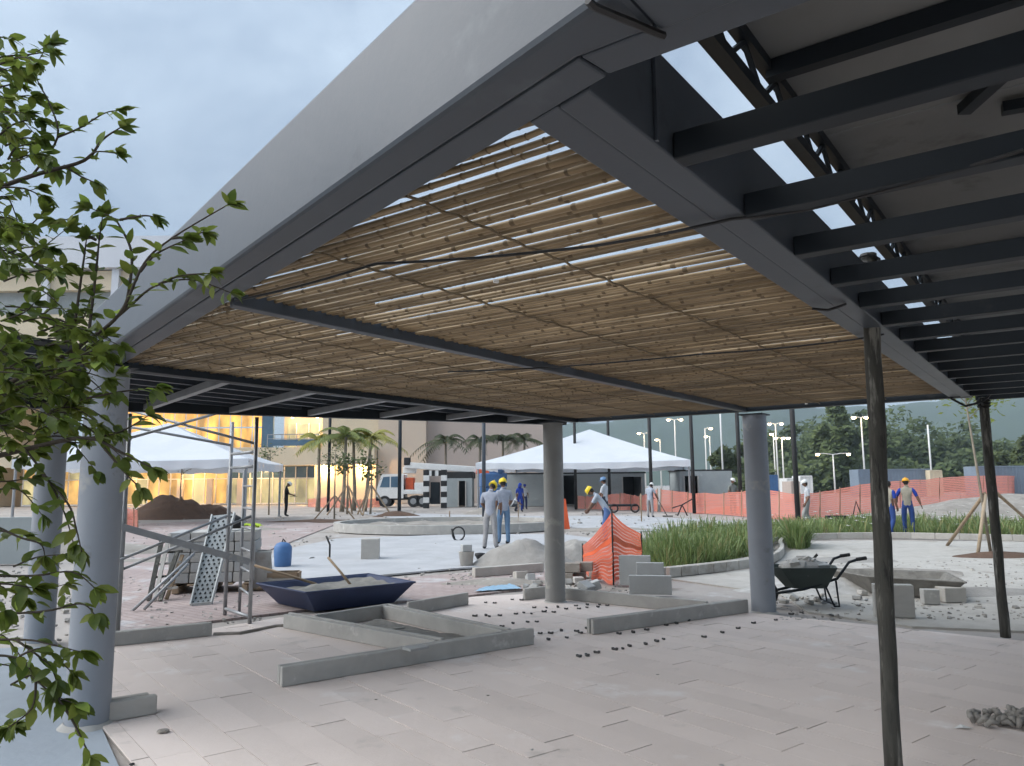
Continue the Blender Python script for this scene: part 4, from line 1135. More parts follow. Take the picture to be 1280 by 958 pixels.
# ================================================================== mortar troughs
def trough(label, corners, hgt, flare, m, fill, handle=None):
    cs = [Vector(c) for c in corners]; cen = sum(cs, Vector()) / 4
    t = thing('mortar_trough', label, 'trough', tuple(cen))
    def ring(k, z): return [cen + (c - cen) * k + Vector((0, 0, z)) for c in cs]
    o_ = MB()
    rb_, rt_, ri_, rbi = ring(.80, .004), ring(flare, hgt), ring(flare - .05, hgt), ring(.76, .03)
    V = rb_ + rt_ + ri_ + rbi
    F = [(3, 2, 1, 0)]
    for k in range(4):
        n = (k + 1) % 4
        F += [(k, n, 4 + n, 4 + k), (4 + k, 4 + n, 8 + n, 8 + k), (8 + k, 8 + n, 12 + n, 12 + k)]
    F.append((12, 13, 14, 15)); o_.add(V, F)
    o_.build('tray', m, t, bevel=.008)
    rim = MB(); L_ = rt_ + [rt_[0]]
    for a, b in zip(L_[:-1], L_[1:]): rim.tube([a, b], .013, 8)
    rim.build('rim', m, t)
    f_ = MB(); q = [cen + (c - cen) * (.76 + (flare - .05 - .76) * fill) for c in cs]
    f_.grid(lambda u, v: q[0].lerp(q[1], u).lerp(q[3].lerp(q[2], u), v) + Vector((0, 0, hgt * fill + .07 * mnoise.noise((u * 4, v * 4, 3)) + .07 * max(0, u - .5))), 26, 26)
    f_.build('mortar', MORTAR, t, True)
    return t
ta, tb_ = G(388, 768), G(510, 754)
dd = (tb_ - ta).normalized(); nn = Vector((-dd.y, dd.x, 0))
trough('dark blue mortar trough with grey mortar behind the kerb frame', [ta - dd * .02, tb_, tb_ + nn * 1.25, ta + nn * 1.25 - dd * .15], .28, 1.10, BLUE_PL, .74)
def shovel(label, foot, top, r=.018, m=WOOD, blade=False):
    t = thing('shovel', label, 'shovel', tuple(foot))
    d = (top - foot).normalized()
    MB().tube([foot, foot.lerp(top, .5) + Vector((.004, 0, .004)), top], r, 8).build('handle', m, t, True)
    b_ = MB(); s_ = d.cross(Vector((0, 0, 1))).normalized()
    b_.grid(lambda u, v: foot - d * (.26 * v - .02) + s_ * (u - .5) * .2 * (1 - .35 * v * v) + d.cross(s_) * (.03 * (1 - (2 * u - 1) ** 2)), 6, 5)
    b_.build('blade', STEEL_DK, t, True)
    return t
tc_ = G(440, 752)
shovel('dark handled shovel standing in the blue trough', Vector((tc_.x, tc_.y, .2)), DP(410, 697, tc_.y + .2))
tc_ = G(395, 750)
shovel('wooden shovel leaning from the blue trough toward the scaffold', Vector((tc_.x, tc_.y, .22)), DP(318, 707, tc_.y - .3), .018, WOOD)
ra_, rb2 = G(1090, 744), G(1200, 752)
trough('pale mortar crusted trough behind the near prop', [ra_, rb2, rb2 + Vector((.35, 1.05, 0)), ra_ + Vector((-.15, 1.0, 0))], .26, 1.12, MORTAR, .5)

# ================================================================== loose concrete blocks
def slab(label, c, size, rz, tilt=0.0, m=BLOCK, name='concrete_block', bevel=.008, group=None):
    m_ = MB(); rot = Matrix.Rotation(rz, 3, 'Z') @ Matrix.Rotation(tilt, 3, 'X')
    m_.box(Vector(c) + Vector((0, 0, size[2] / 2 * abs(math.cos(tilt)))), size, rot=rot)
    return solo(m_, name, m, label, 'block', group, bevel=bevel)
q = G(797, 734); slab('tallest grey block, at the back of three by the orange mesh', q + Vector((0, .22, 0)), (.50, .10, .47), R(-12))
q = G(810, 737); slab('middle grey block of the three by the orange mesh', q + Vector((0.05, .05, 0)), (.42, .10, .40), R(-12))
q = G(812, 742); slab('lowest front grey block of the three by the orange mesh', q + Vector((0, -.08, 0)), (.62, .09, .27), R(-12))
q = G(1118, 771); slab('upright grey block before the crusted trough', q, (.44, .14, .38), R(-14), m=CONC)
q = G(1189, 752); slab('pale concrete cube against the crusted trough', q, (.30, .22, .19), R(5), m=CONC_LT)
q = G(1163, 755); slab('small dark block left of the pale cube', q, (.2, .15, .19), R(-8), m=CONC)
q = G(463, 699); slab('square pale pedestal block on the white cement', q, (.40, .40, .45), R(8), m=CONC_LT)
q = G(948, 757); slab('dark timber offcut leaning behind the right column', q, (.1, .05, .34), R(10), .35, m=WOOD_DK)
box_ = thing('block_wall_stub', 'low block wall stub behind the orange mesh corner', 'wall', tuple(G(715, 728)))
for k in range(2):
    for r_ in range(2):
        c = G(706 + 16 * k, 729 - 1.5 * k) + Vector((0.12 * r_, .1, .16 * r_))
        MB().box(c + Vector((0, 0, .08)), (.3, .16, .15), R(-10)).build('block', DIRT, box_, bevel=.008)
rr = random.Random(77)
rub = thing('rubble_pile', 'broken concrete chunks at the foot of the middle column', 'rubble', tuple(G(672, 738)))
for k in range(26):
    p = G(rr.uniform(650, 745), rr.uniform(722, 742)); s = rr.uniform(.07, .2)
    if abs(p.x - colM.x) < .2 and p.y < colM.y + .1: continue
    rot = Matrix.Rotation(rr.uniform(0, 3), 3, 'Z') @ Matrix.Rotation(rr.uniform(-.6, .6), 3, 'X')
    MB().box(p + Vector((0, 0, s * .3)), (s * rr.uniform(.8, 1.6), s, s * rr.uniform(.35, .8)), rot=rot).build('chunk', [CONC_LT, BLOCK, RUBBLE][k % 3], rub, bevel=.012)
rub2 = thing('rubble_pile', 'scattered pale rubble chunks beside the wheelbarrow', 'rubble', tuple(G(1030, 745)))
for k in range(40):
    p = G(rr.uniform(975, 1085), rr.uniform(722, 756)); s = rr.uniform(.03, .11)
    rot = Matrix.Rotation(rr.uniform(0, 3), 3, 'Z') @ Matrix.Rotation(rr.uniform(-.6, .6), 3, 'X')
    MB().box(p + Vector((0, 0, s * .3)), (s * 1.4, s, s * .6), rot=rot).build('chunk', [CONC_LT, CEMENT, RUBBLE][k % 3], rub2, bevel=.008)
tarp = MB(); tq = [G(592, 741), G(652, 737), G(640, 732), G(606, 735)]
tarp.grid(lambda u, v: tq[0].lerp(tq[1], u).lerp(tq[3].lerp(tq[2], u), v) + Vector((0, 0, .015 + .03 * abs(mnoise.noise((u * 5, v * 5, 1))))), 22, 14)
solo(tarp, 'blue_tarp', mat('light_blue_sheet', (.30, .48, .62), (.24, .40, .54), 4, .4), 'crumpled light blue plastic sheet left of the middle column', 'tarp', smooth=True)

# ================================================================== wheelbarrow
wc = G(1008, 757)
wb = thing('wheelbarrow', 'dark green wheelbarrow with a rubble load beside the right column', 'wheelbarrow', tuple(wc), 0.0)
def W(x, y, z): return Vector((wc.x + x * .8, wc.y + y * .8, z * .8))
tray = MB()
def wring(kx_, ky, z, off=0): return [W(off + kx_ * c, ky * s, z) for c, s in ((-.62, -.55), (.5, -.62), (.66, 0), (.5, .62), (-.62, .55), (-.8, 0))]
r0, r1, r2, r3 = wring(.45, .40, .30, .03), wring(.80, .62, .64, 0), wring(.77, .58, .64, 0), wring(.42, .36, .33, .03)
F = [tuple(range(6))[::-1]]
for k in range(6):
    n = (k + 1) % 6
    F += [(k, n, 6 + n, 6 + k), (6 + k, 6 + n, 12 + n, 12 + k), (12 + k, 12 + n, 18 + n, 18 + k)]
F.append(tuple(range(18, 24)))
tray.add(r0 + r1 + r2 + r3, F); tray.build('tray', GREEN_PL, wb, bevel=.012)
for s in (-1, 1):
    MB().tube([W(-.62, .09 * s, .2), W(-.1, .22 * s, .29), W(.42, .28 * s, .46), W(.62, .30 * s, .72), W(.78, .31 * s, .77)], .018, 8).build('handle', STEEL_DK, wb, True)
    MB().tube([W(.74, .31 * s, .765), W(.9, .31 * s, .785)], .024, 8).build('grip', BLACK, wb, True)
    MB().tube([W(.22, .25 * s, .38), W(.36, .25 * s, .02), W(.44, .25 * s, .02), W(.40, .27 * s, .43)], .014, 8).build('leg', STEEL_DK, wb, True)
MB().tube([W(.36, -.25, .05), W(.36, .25, .05)], .012, 6).build('brace', STEEL_DK, wb)
m_ = MB(); pts = [W(-.66 + .155 * math.cos(a / 20 * 6.2832), 0, .2 + .155 * math.sin(a / 20 * 6.2832)) for a in range(21)]
m_.tube(pts, .045, 8); wh = m_.build('wheel', BLACK, wb, True)
MB().tube([W(-.66, -.05, .2), W(-.66, .05, .2)], .11, 14).build('rim', GALV, wh)
for k in range(22):
    a = rr.uniform(0, 6.28); r_ = rr.uniform(0, .36); s = rr.uniform(.06, .14)
    rot = Matrix.Rotation(rr.uniform(0, 3), 3, 'Z') @ Matrix.Rotation(rr.uniform(-.7, .7), 3, 'X')
    MB().box(W(math.cos(a) * r_ * 1.1 - .02, math.sin(a) * r_ * .7, .60 + (.36 - r_) * .38), (s * 1.4, s, s * .7), rot=rot).build('rubble_chunk', [CONC_LT, RUBBLE, BLOCK][k % 3], wb, bevel=.01)
hp = MB(); hp.lathe([(.42, .55), (.30, .66), (.12, .74), (.02, .76)], (wc.x, wc.y, -.115), 18, sx=.84, sy=.58); hp.build('rubble_load', RUBBLE, wb, True)
MB().bar(W(.12, .1, .66), W(.25, .05, .82), .07, .03).build('timber_stub', WOOD_DK, wb)

# ================================================================== scaffold tower
s1 = G(147, 793); s3 = G(312, 780); s2 = G(281, 769); s4 = s1 + (s2 - s3); s5 = G(299, 768)
sc_t = thing('scaffold_tower', 'grey tubular scaffold tower with ladder and cross braces behind the nearest column', 'scaffold', tuple((s1 + s3) / 2))
def tubeb(name, a, b, r=.022, m=GALV, par=sc_t): return MB().tube([a, b], r, 9).build(name, m, par, True)
ztop = 2.46
for p in (s1, s2, s3, s4): tubeb('standard', p + Vector((0, 0, .0)), Vector((p.x, p.y, ztop)), .024)
tubeb('ladder_rail', s5, Vector((s5.x, s5.y, DP(299, 588, s5.y).z)), .02)
s5z = DP(299, 588, s5.y).z
for yy in (608, 635, 659, 685, 709, 735):
    z = DP(299, yy, s5.y).z; tubeb('rung', Vector((s5.x, s5.y, z)), Vector((s3.x, s3.y, z)), .014)
for yy in (568, 585, 770):
    z = max(.08, DP(300, yy, s2.y).z); tubeb('transom', Vector((s2.x, s2.y, z)), Vector((s3.x, s3.y, z)), .02)
    tubeb('transom', Vector((s1.x, s1.y, z)), Vector((s4.x, s4.y, z)), .02)
def on(p, y_px): # height on post p at image row
    x = CAM_ROT.transposed() @ (Vector((p.x, p.y, 0)) - Vector((0, 0, CAM_Z)))
    px = 640 + FPX * x.x / -x.z
    return Vector((p.x, p.y, DP(px, y_px, p.y).z))
off = Vector((0, -.03, 0))
for a, b in ((on(s1, 549) + off, on(s2, 512) + off), (on(s4, 508), on(s3, 555)), (on(s4, 530) + off, on(s2, 557) + off),
             (on(s1, 700) + off * 2, on(s2, 645) + off * 2), (on(s1, 712) - off, on(s3, 644) - off)):
    tubeb('brace', a, b, .017)
MB().bar(on(s1, 658) + off * 2.4, on(s3, 702) + off * 2.4, .04, .075).build('guard_board', GALV, sc_t)

# ================================================================== clutter inside the scaffold
q = G(262, 742)
pal = thing('paver_pallet', 'wrapped grey stack of pavers on a pallet behind the scaffold', 'pallet', tuple(q), R(12))
Mq = XF[pal.name]
def pb(name, c, s, m, bev=.01): 
    mm = MB(); mm.box(c, s); mm.v = [Mq @ v for v in mm.v]; return mm.build(name, m, pal, bevel=bev)
for k in range(5): pb('pallet_board', (-.55 + .275 * k, .5, .13), (.12, 1.0, .025), WOOD)
for k in (-.5, 0, .5): pb('pallet_runner', (k, .5, .06), (.1, 1.0, .1), WOOD)
for r_ in range(5):
    for k in range(4): pb('paver_stack', (-.48 + .32 * k + .01 * (r_ % 2), .5, .23 + .155 * r_), (.305, .9, .148), [BLOCK, CONC][(k + r_) % 2])
bag = MB(); bc = G(323, 738)
bag.lathe([(.19, 0), (.22, .06), (.23, .3), (.215, .52), (.225, .58), (.20, .60), (.19, .54)], bc + Vector((-.06, .15, 0)), 20, sx=.95, sy=.9)
for v in bag.v: v += Vector((.02 * mnoise.noise(v * 6), .02 * mnoise.noise(v * 6 + Vector((5, 0, 0))), 0))
solo(bag, 'bulk_bag', CONC_LT, 'pale bulk bag standing at the right post of the scaffold', 'bag', smooth=True)
# perforated scaffold deck leaning on the stack
pd = thing('perforated_deck', 'perforated pale steel scaffold deck leaning on the paver stack', 'scaffold deck', tuple(G(250, 757)))
fa, fb_ = G(238, 757), G(264, 755); ua, ub = DP(265, 645, fa.y + .75), DP(293, 642, fb_.y + .72)
DECK = mat('perforated_steel', (.50, .52, .51), (.42, .44, .43), 3, .55, .3)
dk = MB(); 
dk.grid(lambda u, v: fa.lerp(fb_, u).lerp(ua.lerp(ub, u), v), 6, 24); 
d_o = dk.build('deck_plate', DECK, pd); sd_ = d_o.modifiers.new('solid', 'SOLIDIFY'); sd_.thickness = .012
nrm = (fb_ - fa).cross(ua - fa).normalized()
if nrm.y > 0: nrm = -nrm
hl = MB()
for j in range(22):
    for i in range(4):
        u = (i + .5 + (.25 if j % 2 else -.1)) / 4.2; v = (j + .6) / 22.5
        c = fa.lerp(fb_, u).lerp(ua.lerp(ub, u), v) + nrm * .008
        e1 = (fb_ - fa).normalized() * .018; e2 = (ua - fa).normalized() * .022
        hl.add([c - e1, c - e2, c + e1, c + e2], [(0, 1, 2, 3)])
tag(hl.build('perforations', DARKROOM, pd), kind='stuff')
for a, b in ((fa, ua), (fb_, ub)): MB().bar(a + nrm * .02, b + nrm * .02, .02, .06).build('side_rail', DECK, pd)
MB().bar(fa + nrm * .02, fb_ + nrm * .02, .07, .05).build('end_cap', DECK, pd)
ts = thing('timber_trestle', 'stack of weathered timber ladders and boards leaning left of the paver stack', 'timber stack', tuple(G(200, 750)))
for (a, b, dz, wd, m_) in (((186, 752), (203, 672), .5, .06, WOOD_DK), ((193, 752), (212, 668), .55, .05, CONC_LT), ((200, 752), (222, 690), .4, .06, WOOD_DK), ((208, 750), (228, 694), .4, .05, WOOD)):
    f_ = G(*a); MB().bar(f_ + Vector((0, 0, .01)), DP(*b, f_.y + dz), wd, .03).build('board', m_, ts)
for k, yy in enumerate((738, 722, 706, 692)):
    f_ = DP(199 + k * 2.5, yy, G(195, 752).y + .12 + k * .12); MB().bar(f_ + Vector((-.12, 0, 0)), f_ + Vector((.24, .05, .03)), .05, .03).build('rung', [CONC_LT, WOOD_DK][k % 2], ts)
for (a, b, lb) in (((166, 765), (243, 692), 'long grey scaffold tube leaning across the timber ladders'), ((180, 764), (235, 705), 'shorter grey scaffold tube leaning beside the long one')):
    f_ = G(*a); m_ = MB(); m_.tube([f_ + Vector((0, 0, .02)), DP(*b, f_.y + .55)], .02, 8); solo(m_, 'scaffold_tube', GALV, lb, 'tube', smooth=True)
dr = MB(); dc = G(353, 709)
dr.lathe([(.15, 0), (.17, .03), (.175, .15), (.18, .30), (.175, .40), (.13, .47), (.05, .50)], dc, 18)
for v in dr.v: v += Vector((.012 * mnoise.noise(v * 7), 0, 0))
dro = thing('blue_container_can', 'blue plastic drum with an open torn top on the cement', 'drum', tuple(dc))
dr.build('body', BLUE_DRUM, dro, True); MB().tube([dc + Vector((-.02, 0, .49)), dc + Vector((0, 0, .56)), dc + Vector((.05, 0, .50))], .016, 6).build('handle', BLACK, dro)
cr_ = thing('timber_crate', 'broken timber crate between the blue drum and the trough', 'crate', tuple(G(345, 733)))
cb = G(350, 737)
for k in range(3):
    MB().box(cb + Vector((0, 0, .05 + .085 * k)), (.52, .02, .07), R(8)).build('slat', [WOOD, CONC_LT][k % 2], cr_)
    MB().box(cb + Vector((-.06, .36, .05 + .085 * k)), (.52, .02, .07), R(8)).build('slat', WOOD, cr_)
for dx in (-.24, .24): MB().box(cb + Vector((dx, .18 + dx * .14, .13)), (.03, .34, .24), R(8)).build('end_panel', WOOD, cr_)
for k in range(3): MB().bar(cb + Vector((-.4 + .1 * k, -.12 - .05 * k, .02 + .03 * k)), cb + Vector((.5, -.05 + .06 * k, .03 + .05 * k)), .06, .022).build('board', WOOD, cr_)
tbg = MB(); q_ = XF[pal.name] @ Vector((.25, .35, .96)); tbg.lathe([(.11, 0), (.14, .06), (.12, .16), (.05, .21)], q_, 12, sx=1.2, sy=.8)
solo(tbg, 'tool_bag', BLACK, 'black tool bag lying on top of the paver stack', 'bag', smooth=True)
vst = MB(); q_ = XF[pal.name] @ Vector((.52, .4, .965)); vst.grid(lambda u, v: q_ + Vector(((u - .5) * .32, (v - .5) * .3, .05 + .05 * mnoise.noise((u * 4, v * 4, 2)) - .1 * (u - .5) ** 2)), 12, 12)
solo(vst, 'safety_vest', mat('lime_fabric', (.45, .60, .04), (.36, .5, .03), 5, .8), 'lime yellow safety vest thrown on the paver stack', 'vest', smooth=True)
bk = thing('mortar_bucket', 'grey bucket with a block on top left of the sand heap', 'bucket', tuple(G(583, 708)))
b0 = G(583, 708); MB().lathe([(.12, 0), (.155, .28), (.165, .29), (.14, .28)], b0, 16).build('pail', CONC_LT, bk, True)
MB().box(b0 + Vector((0, 0, .36)), (.2, .16, .14), R(20)).build('block', BLOCK, bk, bevel=.01)
b0 = G(600, 700); m_ = MB(); m_.lathe([(.05, 0), (.12, .1), (.11, .14), (.05, .15)], b0, 12); m_.tube([b0 + Vector((.1, 0, .1)), b0 + Vector((.3, 0, .14))], .02, 6)
solo(m_, 'black_pan', BLACK, 'black bucket tipped over beside the sand heap', 'bucket', smooth=True)
for lb, px, py, hh, r_ in (('bent black pipe stub rising from the cement left', 412, 698, .50, .022), ('thin upright stub by the far planter edge', 562, 651, .45, .03), ('thin stake in front of the workers in blue', 648, 656, .9, .02), ('thin post right of the middle column far off', 802, 652, 1.2, .03)):
    b0 = G(px, py); m_ = MB(); m_.tube([b0, b0 + Vector((.0, 0, hh * .6)), b0 + Vector((-.09 if 'bent' in lb else 0, 0, hh))], r_, 8); solo(m_, 'pipe_stub', BLACK if 'black' in lb else WOOD, lb, 'pipe', smooth=True)
hs = MB(); b0 = G(573, 676)
hs.tube([b0 + Vector((.18 * math.cos(a / 16 * 6.283), .03 * math.sin(a), .2 + .2 * math.sin(a / 16 * 6.283))) for a in range(17)], .025, 6); hs.tube([b0 + Vector((-.1, 0, .02)), b0 + Vector((-.2, 0, .35))], .03, 6)
solo(hs, 'hose_loop', BLACK, 'black hose loop standing on the cement edge', 'hose', smooth=True)
# cut-down planter ring on the cement
pr = thing('planter_ring', 'low curved concrete planter ring with bare dirt in the middle of the plaza', 'planter', tuple(G(560, 662)))
c_ = G(560, 661); rx_, ry_ = (G(690, 661) - G(430, 661)).length / 2, 3.4
rg = MB(); rg.grid(lambda u, v: Vector((c_.x + (rx_ + (.22 if v > .5 else 0)) * math.cos(u * 6.283), c_.y + (ry_ + (.22 if v > .5 else 0)) * math.sin(u * 6.283), .30 if .2 < v < .8 else 0)), 72, 3)
rg.build('ring_wall', CONC, pr)
sl2 = MB(); sl2.grid(lambda u, v: Vector((c_.x + (rx_ - .01) * v * math.cos(u * 6.283), c_.y + (ry_ - .01) * v * math.sin(u * 6.283), .13 + .14 * mnoise.noise((math.cos(u * 6.283) * v * 5, math.sin(u * 6.283) * v * 5, 0)))), 60, 20); sl2.build('dirt_fill', DIRT, pr, True)
lw = MB(); a = G(-40, 700); b = G(80, 668); lw.bar(G(-60, 706) + Vector((0, 0, .5)), G(40, 704) + Vector((0, 0, .5)), .25, 1.0)
solo(lw, 'concrete_low_wall', GREYWALL, 'plain grey low wall behind the left columns', 'wall')

kerb('low dusty concrete edge left of the middle column', G(594, 722), G(680, 715), hgt=.16, wd=.12, back=False, m=CONC_LT)
for (px, py, rx_, ry_, hh, sd_, mm, lb) in ((1110, 716, 1.6, 1.1, .07, 11.1, DIRT, 'flat grey dirt patch behind the crusted trough'), (1210, 740, 1.5, .6, .06, 12.3, SAND, 'flat grey sand patch beside the far right prop'), (1050, 700, 1.5, .8, .05, 13.7, SAND, 'sandy patch in front of the grass tuft'),
        (625, 728, 1.2, .5, .07, 14.9, DIRT, 'gravelly dirt spread left of the middle column'), (470, 664, 2.0, .8, .08, 15.3, DIRT, 'dirt spill on the left rim of the planter ring'), (760, 662, 2.2, .9, .08, 16.1, DIRT, 'dirt spill behind the orange mesh'), (300, 662, 2.2, 1.0, .10, 17.7, DIRT, 'trampled dirt patch behind the paver stack'), (395, 652, 3.0, .9, .10, 18.9, SOIL, 'dark soil strip under the young palms'), (880, 655, 2.6, .8, .08, 19.5, CONC_LT, 'pale rubble spill behind the tall grass'), (200, 700, 1.5, .7, .05, 20.5, DIRT, 'dusty dirt patch left of the scaffold ladder')):
    mound('dirt_patch', G(px, py), rx_, ry_, hh, sd_, mm, lb, 'dirt patch')
# grit and small stones strewn over the site
gr = MB(); rr = random.Random(88)
zones = [((560, 690), (712, 735), 420, .035), ((965, 700), (1290, 775), 620, .03), ((150, 645), (420, 700), 260, .05), ((320, 680), (700, 725), 170, .03), ((140, 700), (330, 785), 200, .03), ((420, 640), (940, 668), 300, .08), ((0, 660), (140, 800), 200, .05), ((700, 690), (800, 740), 120, .03)]
for (a, b, n, s0) in zones:
    for _ in range(n):
        p = G(rr.uniform(a[0], b[0]), rr.uniform(a[1], b[1])); s = s0 * rr.uniform(.3, 1.1) * (1.6 if rr.random() < .06 else 1)
        gr.box(p + Vector((0, 0, s * .2 - .01)), (s * rr.uniform(.8, 1.7), s, s * rr.uniform(.4, .9)), rot=Matrix.Rotation(rr.uniform(0, 3), 3, 'Z') @ Matrix.Rotation(U(.7, rr), 3, 'X'), mi=rr.randrange(3))
tag(gr.build('gravel', [RUBBLE, SAND, CONC_LT]), 'small stones and grit strewn over the open site', kind='stuff')
# ================================================================== kerbed grass planter
kp = [G(835, 722), G(890, 716), G(935, 710), G(966, 703), G(978, 693), G(976, 684), G(985, 678), G(1020, 674.5), G(1110, 673), G(1200, 675), G(1290, 677)]
def smooth_poly(p, n=6):
    out = []
    for i in range(len(p) - 1):
        a, b, c, d = p[max(0, i - 1)], p[i], p[i + 1], p[min(len(p) - 1, i + 2)]
        for k in range(n):
            t = k / n; out.append(.5 * ((2 * b) + (c - a) * t + (2 * a - 5 * b + 4 * c - d) * t * t + (3 * b - a - 3 * c + d) * t ** 3))
    out.append(p[-1]); return out
kps = smooth_poly(kp)
pk = thing('planter_kerb', 'pale curved double kerb along the front of the grass planter', 'kerb', tuple(kps[0]))
for o_, hh in ((0, .17), (.28, .14)):
    for i in range(0, len(kps) - 1, 2):
        a, b = kps[i], kps[min(i + 2, len(kps) - 1)]; d = (b - a).normalized(); n = Vector((-d.y, d.x, 0)) * o_
        MB().bar(a + n + Vector((0, 0, hh / 2)), b + n - d * .012 + Vector((0, 0, hh / 2)), .1, hh).build('kerb_segment', CONC_LT, pk, bevel=.012)
def blade(m_, p, hgt, lean, a, wd):
    d = Vector((math.cos(a), math.sin(a), 0)); s_ = Vector((-d.y, d.x, 0)) * wd
    p1 = p + Vector((0, 0, hgt * .5)) + d * lean * .3; p2 = p + Vector((0, 0, hgt * .9)) + d * lean * .75; p3 = p + Vector((0, 0, hgt * .93)) + d * lean * 1.15
    m_.add([p - s_, p + s_, p1 + s_ * .9, p1 - s_ * .9, p2 + s_ * .55, p2 - s_ * .55, p3], [(0, 1, 2, 3), (3, 2, 4, 5), (5, 4, 6)])
rg_ = random.Random(41)
def grass_patch(label, poly_px, n, h0, h1, wd, clump=.35, flowers=0):
    poly = [G(*p) for p in poly_px]
    x0, x1 = min(p.x for p in poly), max(p.x for p in poly); y0, y1 = min(p.y for p in poly), max(p.y for p in poly)
    def inside(x, y):
        c = False
        for i in range(len(poly)):
            a, b = poly[i], poly[i - 1]
            if (a.y > y) != (b.y > y) and x < (b.x - a.x) * (y - a.y) / (b.y - a.y) + a.x: c = not c
        return c
    m_ = MB(); fl = MB(); dry = MB(); cnt = 0
    while cnt < n:
        x, y = rg_.uniform(x0, x1), rg_.uniform(y0, y1)
        if not inside(x, y): continue
        if mnoise.noise((x * 1.6, y * 1.6, 9)) < -.32: cnt += 4; continue
        hb = rg_.uniform(h0, h1) * .86 * (1 + .5 * mnoise.noise((x * 1.1, y * 1.1, 4)))
        for k in range(9):
            a = rg_.uniform(0, 6.283); r_ = rg_.random() * .1
            mb_ = dry if rg_.random() < .13 else m_; blade(mb_, Vector((x + math.cos(a) * r_, y + math.sin(a) * r_, 0)), hb * rg_.uniform(.4, 1.12), hb * rg_.uniform(.1, .8), a, wd * rg_.uniform(.7, 1.2))
        cnt += 9
    m_.add(dry.v, dry.f, 1)
    o = tag(m_.build('planter_grass', [GRASS, GRASS_DRY]), label, None, None, 'stuff')
    if flowers:
        for _ in range(flowers):
            while True:
                x, y = rg_.uniform(x0, x1), rg_.uniform(y0, y1)
                if inside(x, y): break
            c = Vector((x, y, rg_.uniform(.25, .6)))
            for k in range(5):
                a = k * 1.257; d = Vector((math.cos(a), math.sin(a), .4)) * .09
                s_ = Vector((-math.sin(a), math.cos(a), 0)) * .035; fl.add([c, c + d * .6 + s_, c + d, c + d * .6 - s_], [(0, 1, 2, 3)])
        tag(fl.build('white_flowers', FLOWER), 'small white flowers dotted through the right-hand planter grass', None, None, 'stuff')
    return o
grass_patch('tall green grass in the planter left of the right column', [(803, 709), (838, 716), (890, 710), (935, 704), (955, 698), (962, 685), (955, 672), (900, 676), (850, 680), (812, 692)], 7600, .55, .80, .011)
grass_patch('tall green grass strip running off to the right', [(975, 682), (985, 675), (1020, 672), (1110, 670), (1200, 672), (1290, 674), (1320, 660), (1100, 656), (955, 660), (940, 672)], 7200, .38, .62, .015, flowers=70)
grass_patch('single denser grass tuft on the planter corner', [(985, 686), (1004, 688), (1012, 682), (998, 678)], 700, .7, .9, .013)

# ================================================================== orange barriers
def net_sheet(name, label, cat, f, nu, nv, m, parts=None, group=None):
    mb = MB(); mb.grid(f, nu, nv)
    uvs = mb.uvg
    me_pts = mb
    t = thing(name, label, cat, tuple(Vector((sum(v.x for v in mb.v) / len(mb.v), sum(v.y for v in mb.v) / len(mb.v), 0))), 0, group)
    o = mb.build('mesh_sheet', m, t, True)
    uvl = o.data.uv_layers.new(name='UVMap')
    for lp in o.data.loops: uvl.data[lp.index].uv = uvs[lp.vertex_index]
    return t
nA, nB, nC_ = G(729, 722), G(767, 732), G(803, 719)
hA, hB, hC = DP(722, 684, nA.y).z, DP(766, 641, nB.y + .05).z, DP(806, 669, nC_.y).z
hBm = DP(763, 664, nB.y).z
def near_net(u, v):
    if u < .5: a, b, za, zb = nA, nB, hA, hB; k = u * 2
    else: a, b, za, zb = nB, nC_, hB, hC; k = u * 2 - 1
    sag = .05 * math.sin(math.pi * k)
    p = a.lerp(b, k); z = (za + (zb - za) * k - sag) * v + .02
    out = .05 * math.sin(v * 14 + u * 6) * (1 - v) + .03 * mnoise.noise((u * 6, v * 6, 0))
    return Vector((p.x + .02 * mnoise.noise((u * 4, v * 4, 7)), p.y - out, z + .03 * math.sin(u * 25) * (1 - v)))
nn_ = net_sheet('barrier_mesh', 'bright orange barrier mesh draped on stakes beside the grass', 'barrier', near_net, 60, 30, NET)
for p, z in ((nA, hA), (nB, hB), (nC_, hC)): MB().tube([p, Vector((p.x, p.y, z + .06))], .014, 7).build('stake', BLACK, nn_, True)
bd_ = MB()
bd_.grid(lambda u, v: near_net(u, .60 + .08 * v) + Vector((0, -.012, 0)), 50, 2); bd_.build('solid_band', ORANGE, nn_, True)
def fence_line(label, base_px, top_y, m=NET_FAR):
    pts = smooth_poly([G(*p) for p in base_px], 6)
    tops = smooth_poly([DP(p[0], ty, G(*p).y) for p, ty in zip(base_px, top_y)], 6)
    n = len(pts) - 1
    def f(u, v):
        x = u * n; i = min(int(x), n - 1); k = x - i
        a = pts[i].lerp(pts[i + 1], k); b = tops[i].lerp(tops[i + 1], k)
        p = a.lerp(b, v); p.z += .05 * mnoise.noise((u * 30, v, 2)) * v; p.y += .10 * mnoise.noise((u * 22, v * 2, 5))
        return p
    t = net_sheet('site_fence', label, 'fence', f, n * 6, 8, m)
    for i in range(0, n + 1, 3): MB().tube([pts[i], tops[i] + Vector((0, 0, .06))], .03, 6).build('post', WOOD, t)
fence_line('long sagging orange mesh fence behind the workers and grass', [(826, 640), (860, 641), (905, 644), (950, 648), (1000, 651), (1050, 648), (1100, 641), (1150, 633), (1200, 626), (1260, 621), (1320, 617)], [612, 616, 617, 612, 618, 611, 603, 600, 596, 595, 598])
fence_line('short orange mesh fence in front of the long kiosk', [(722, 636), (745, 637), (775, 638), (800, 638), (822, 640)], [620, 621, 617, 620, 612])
fence_line('low orange mesh fence before the lit building', [(385, 634), (420, 635), (450, 635), (475, 634)], [624, 622, 625, 622])
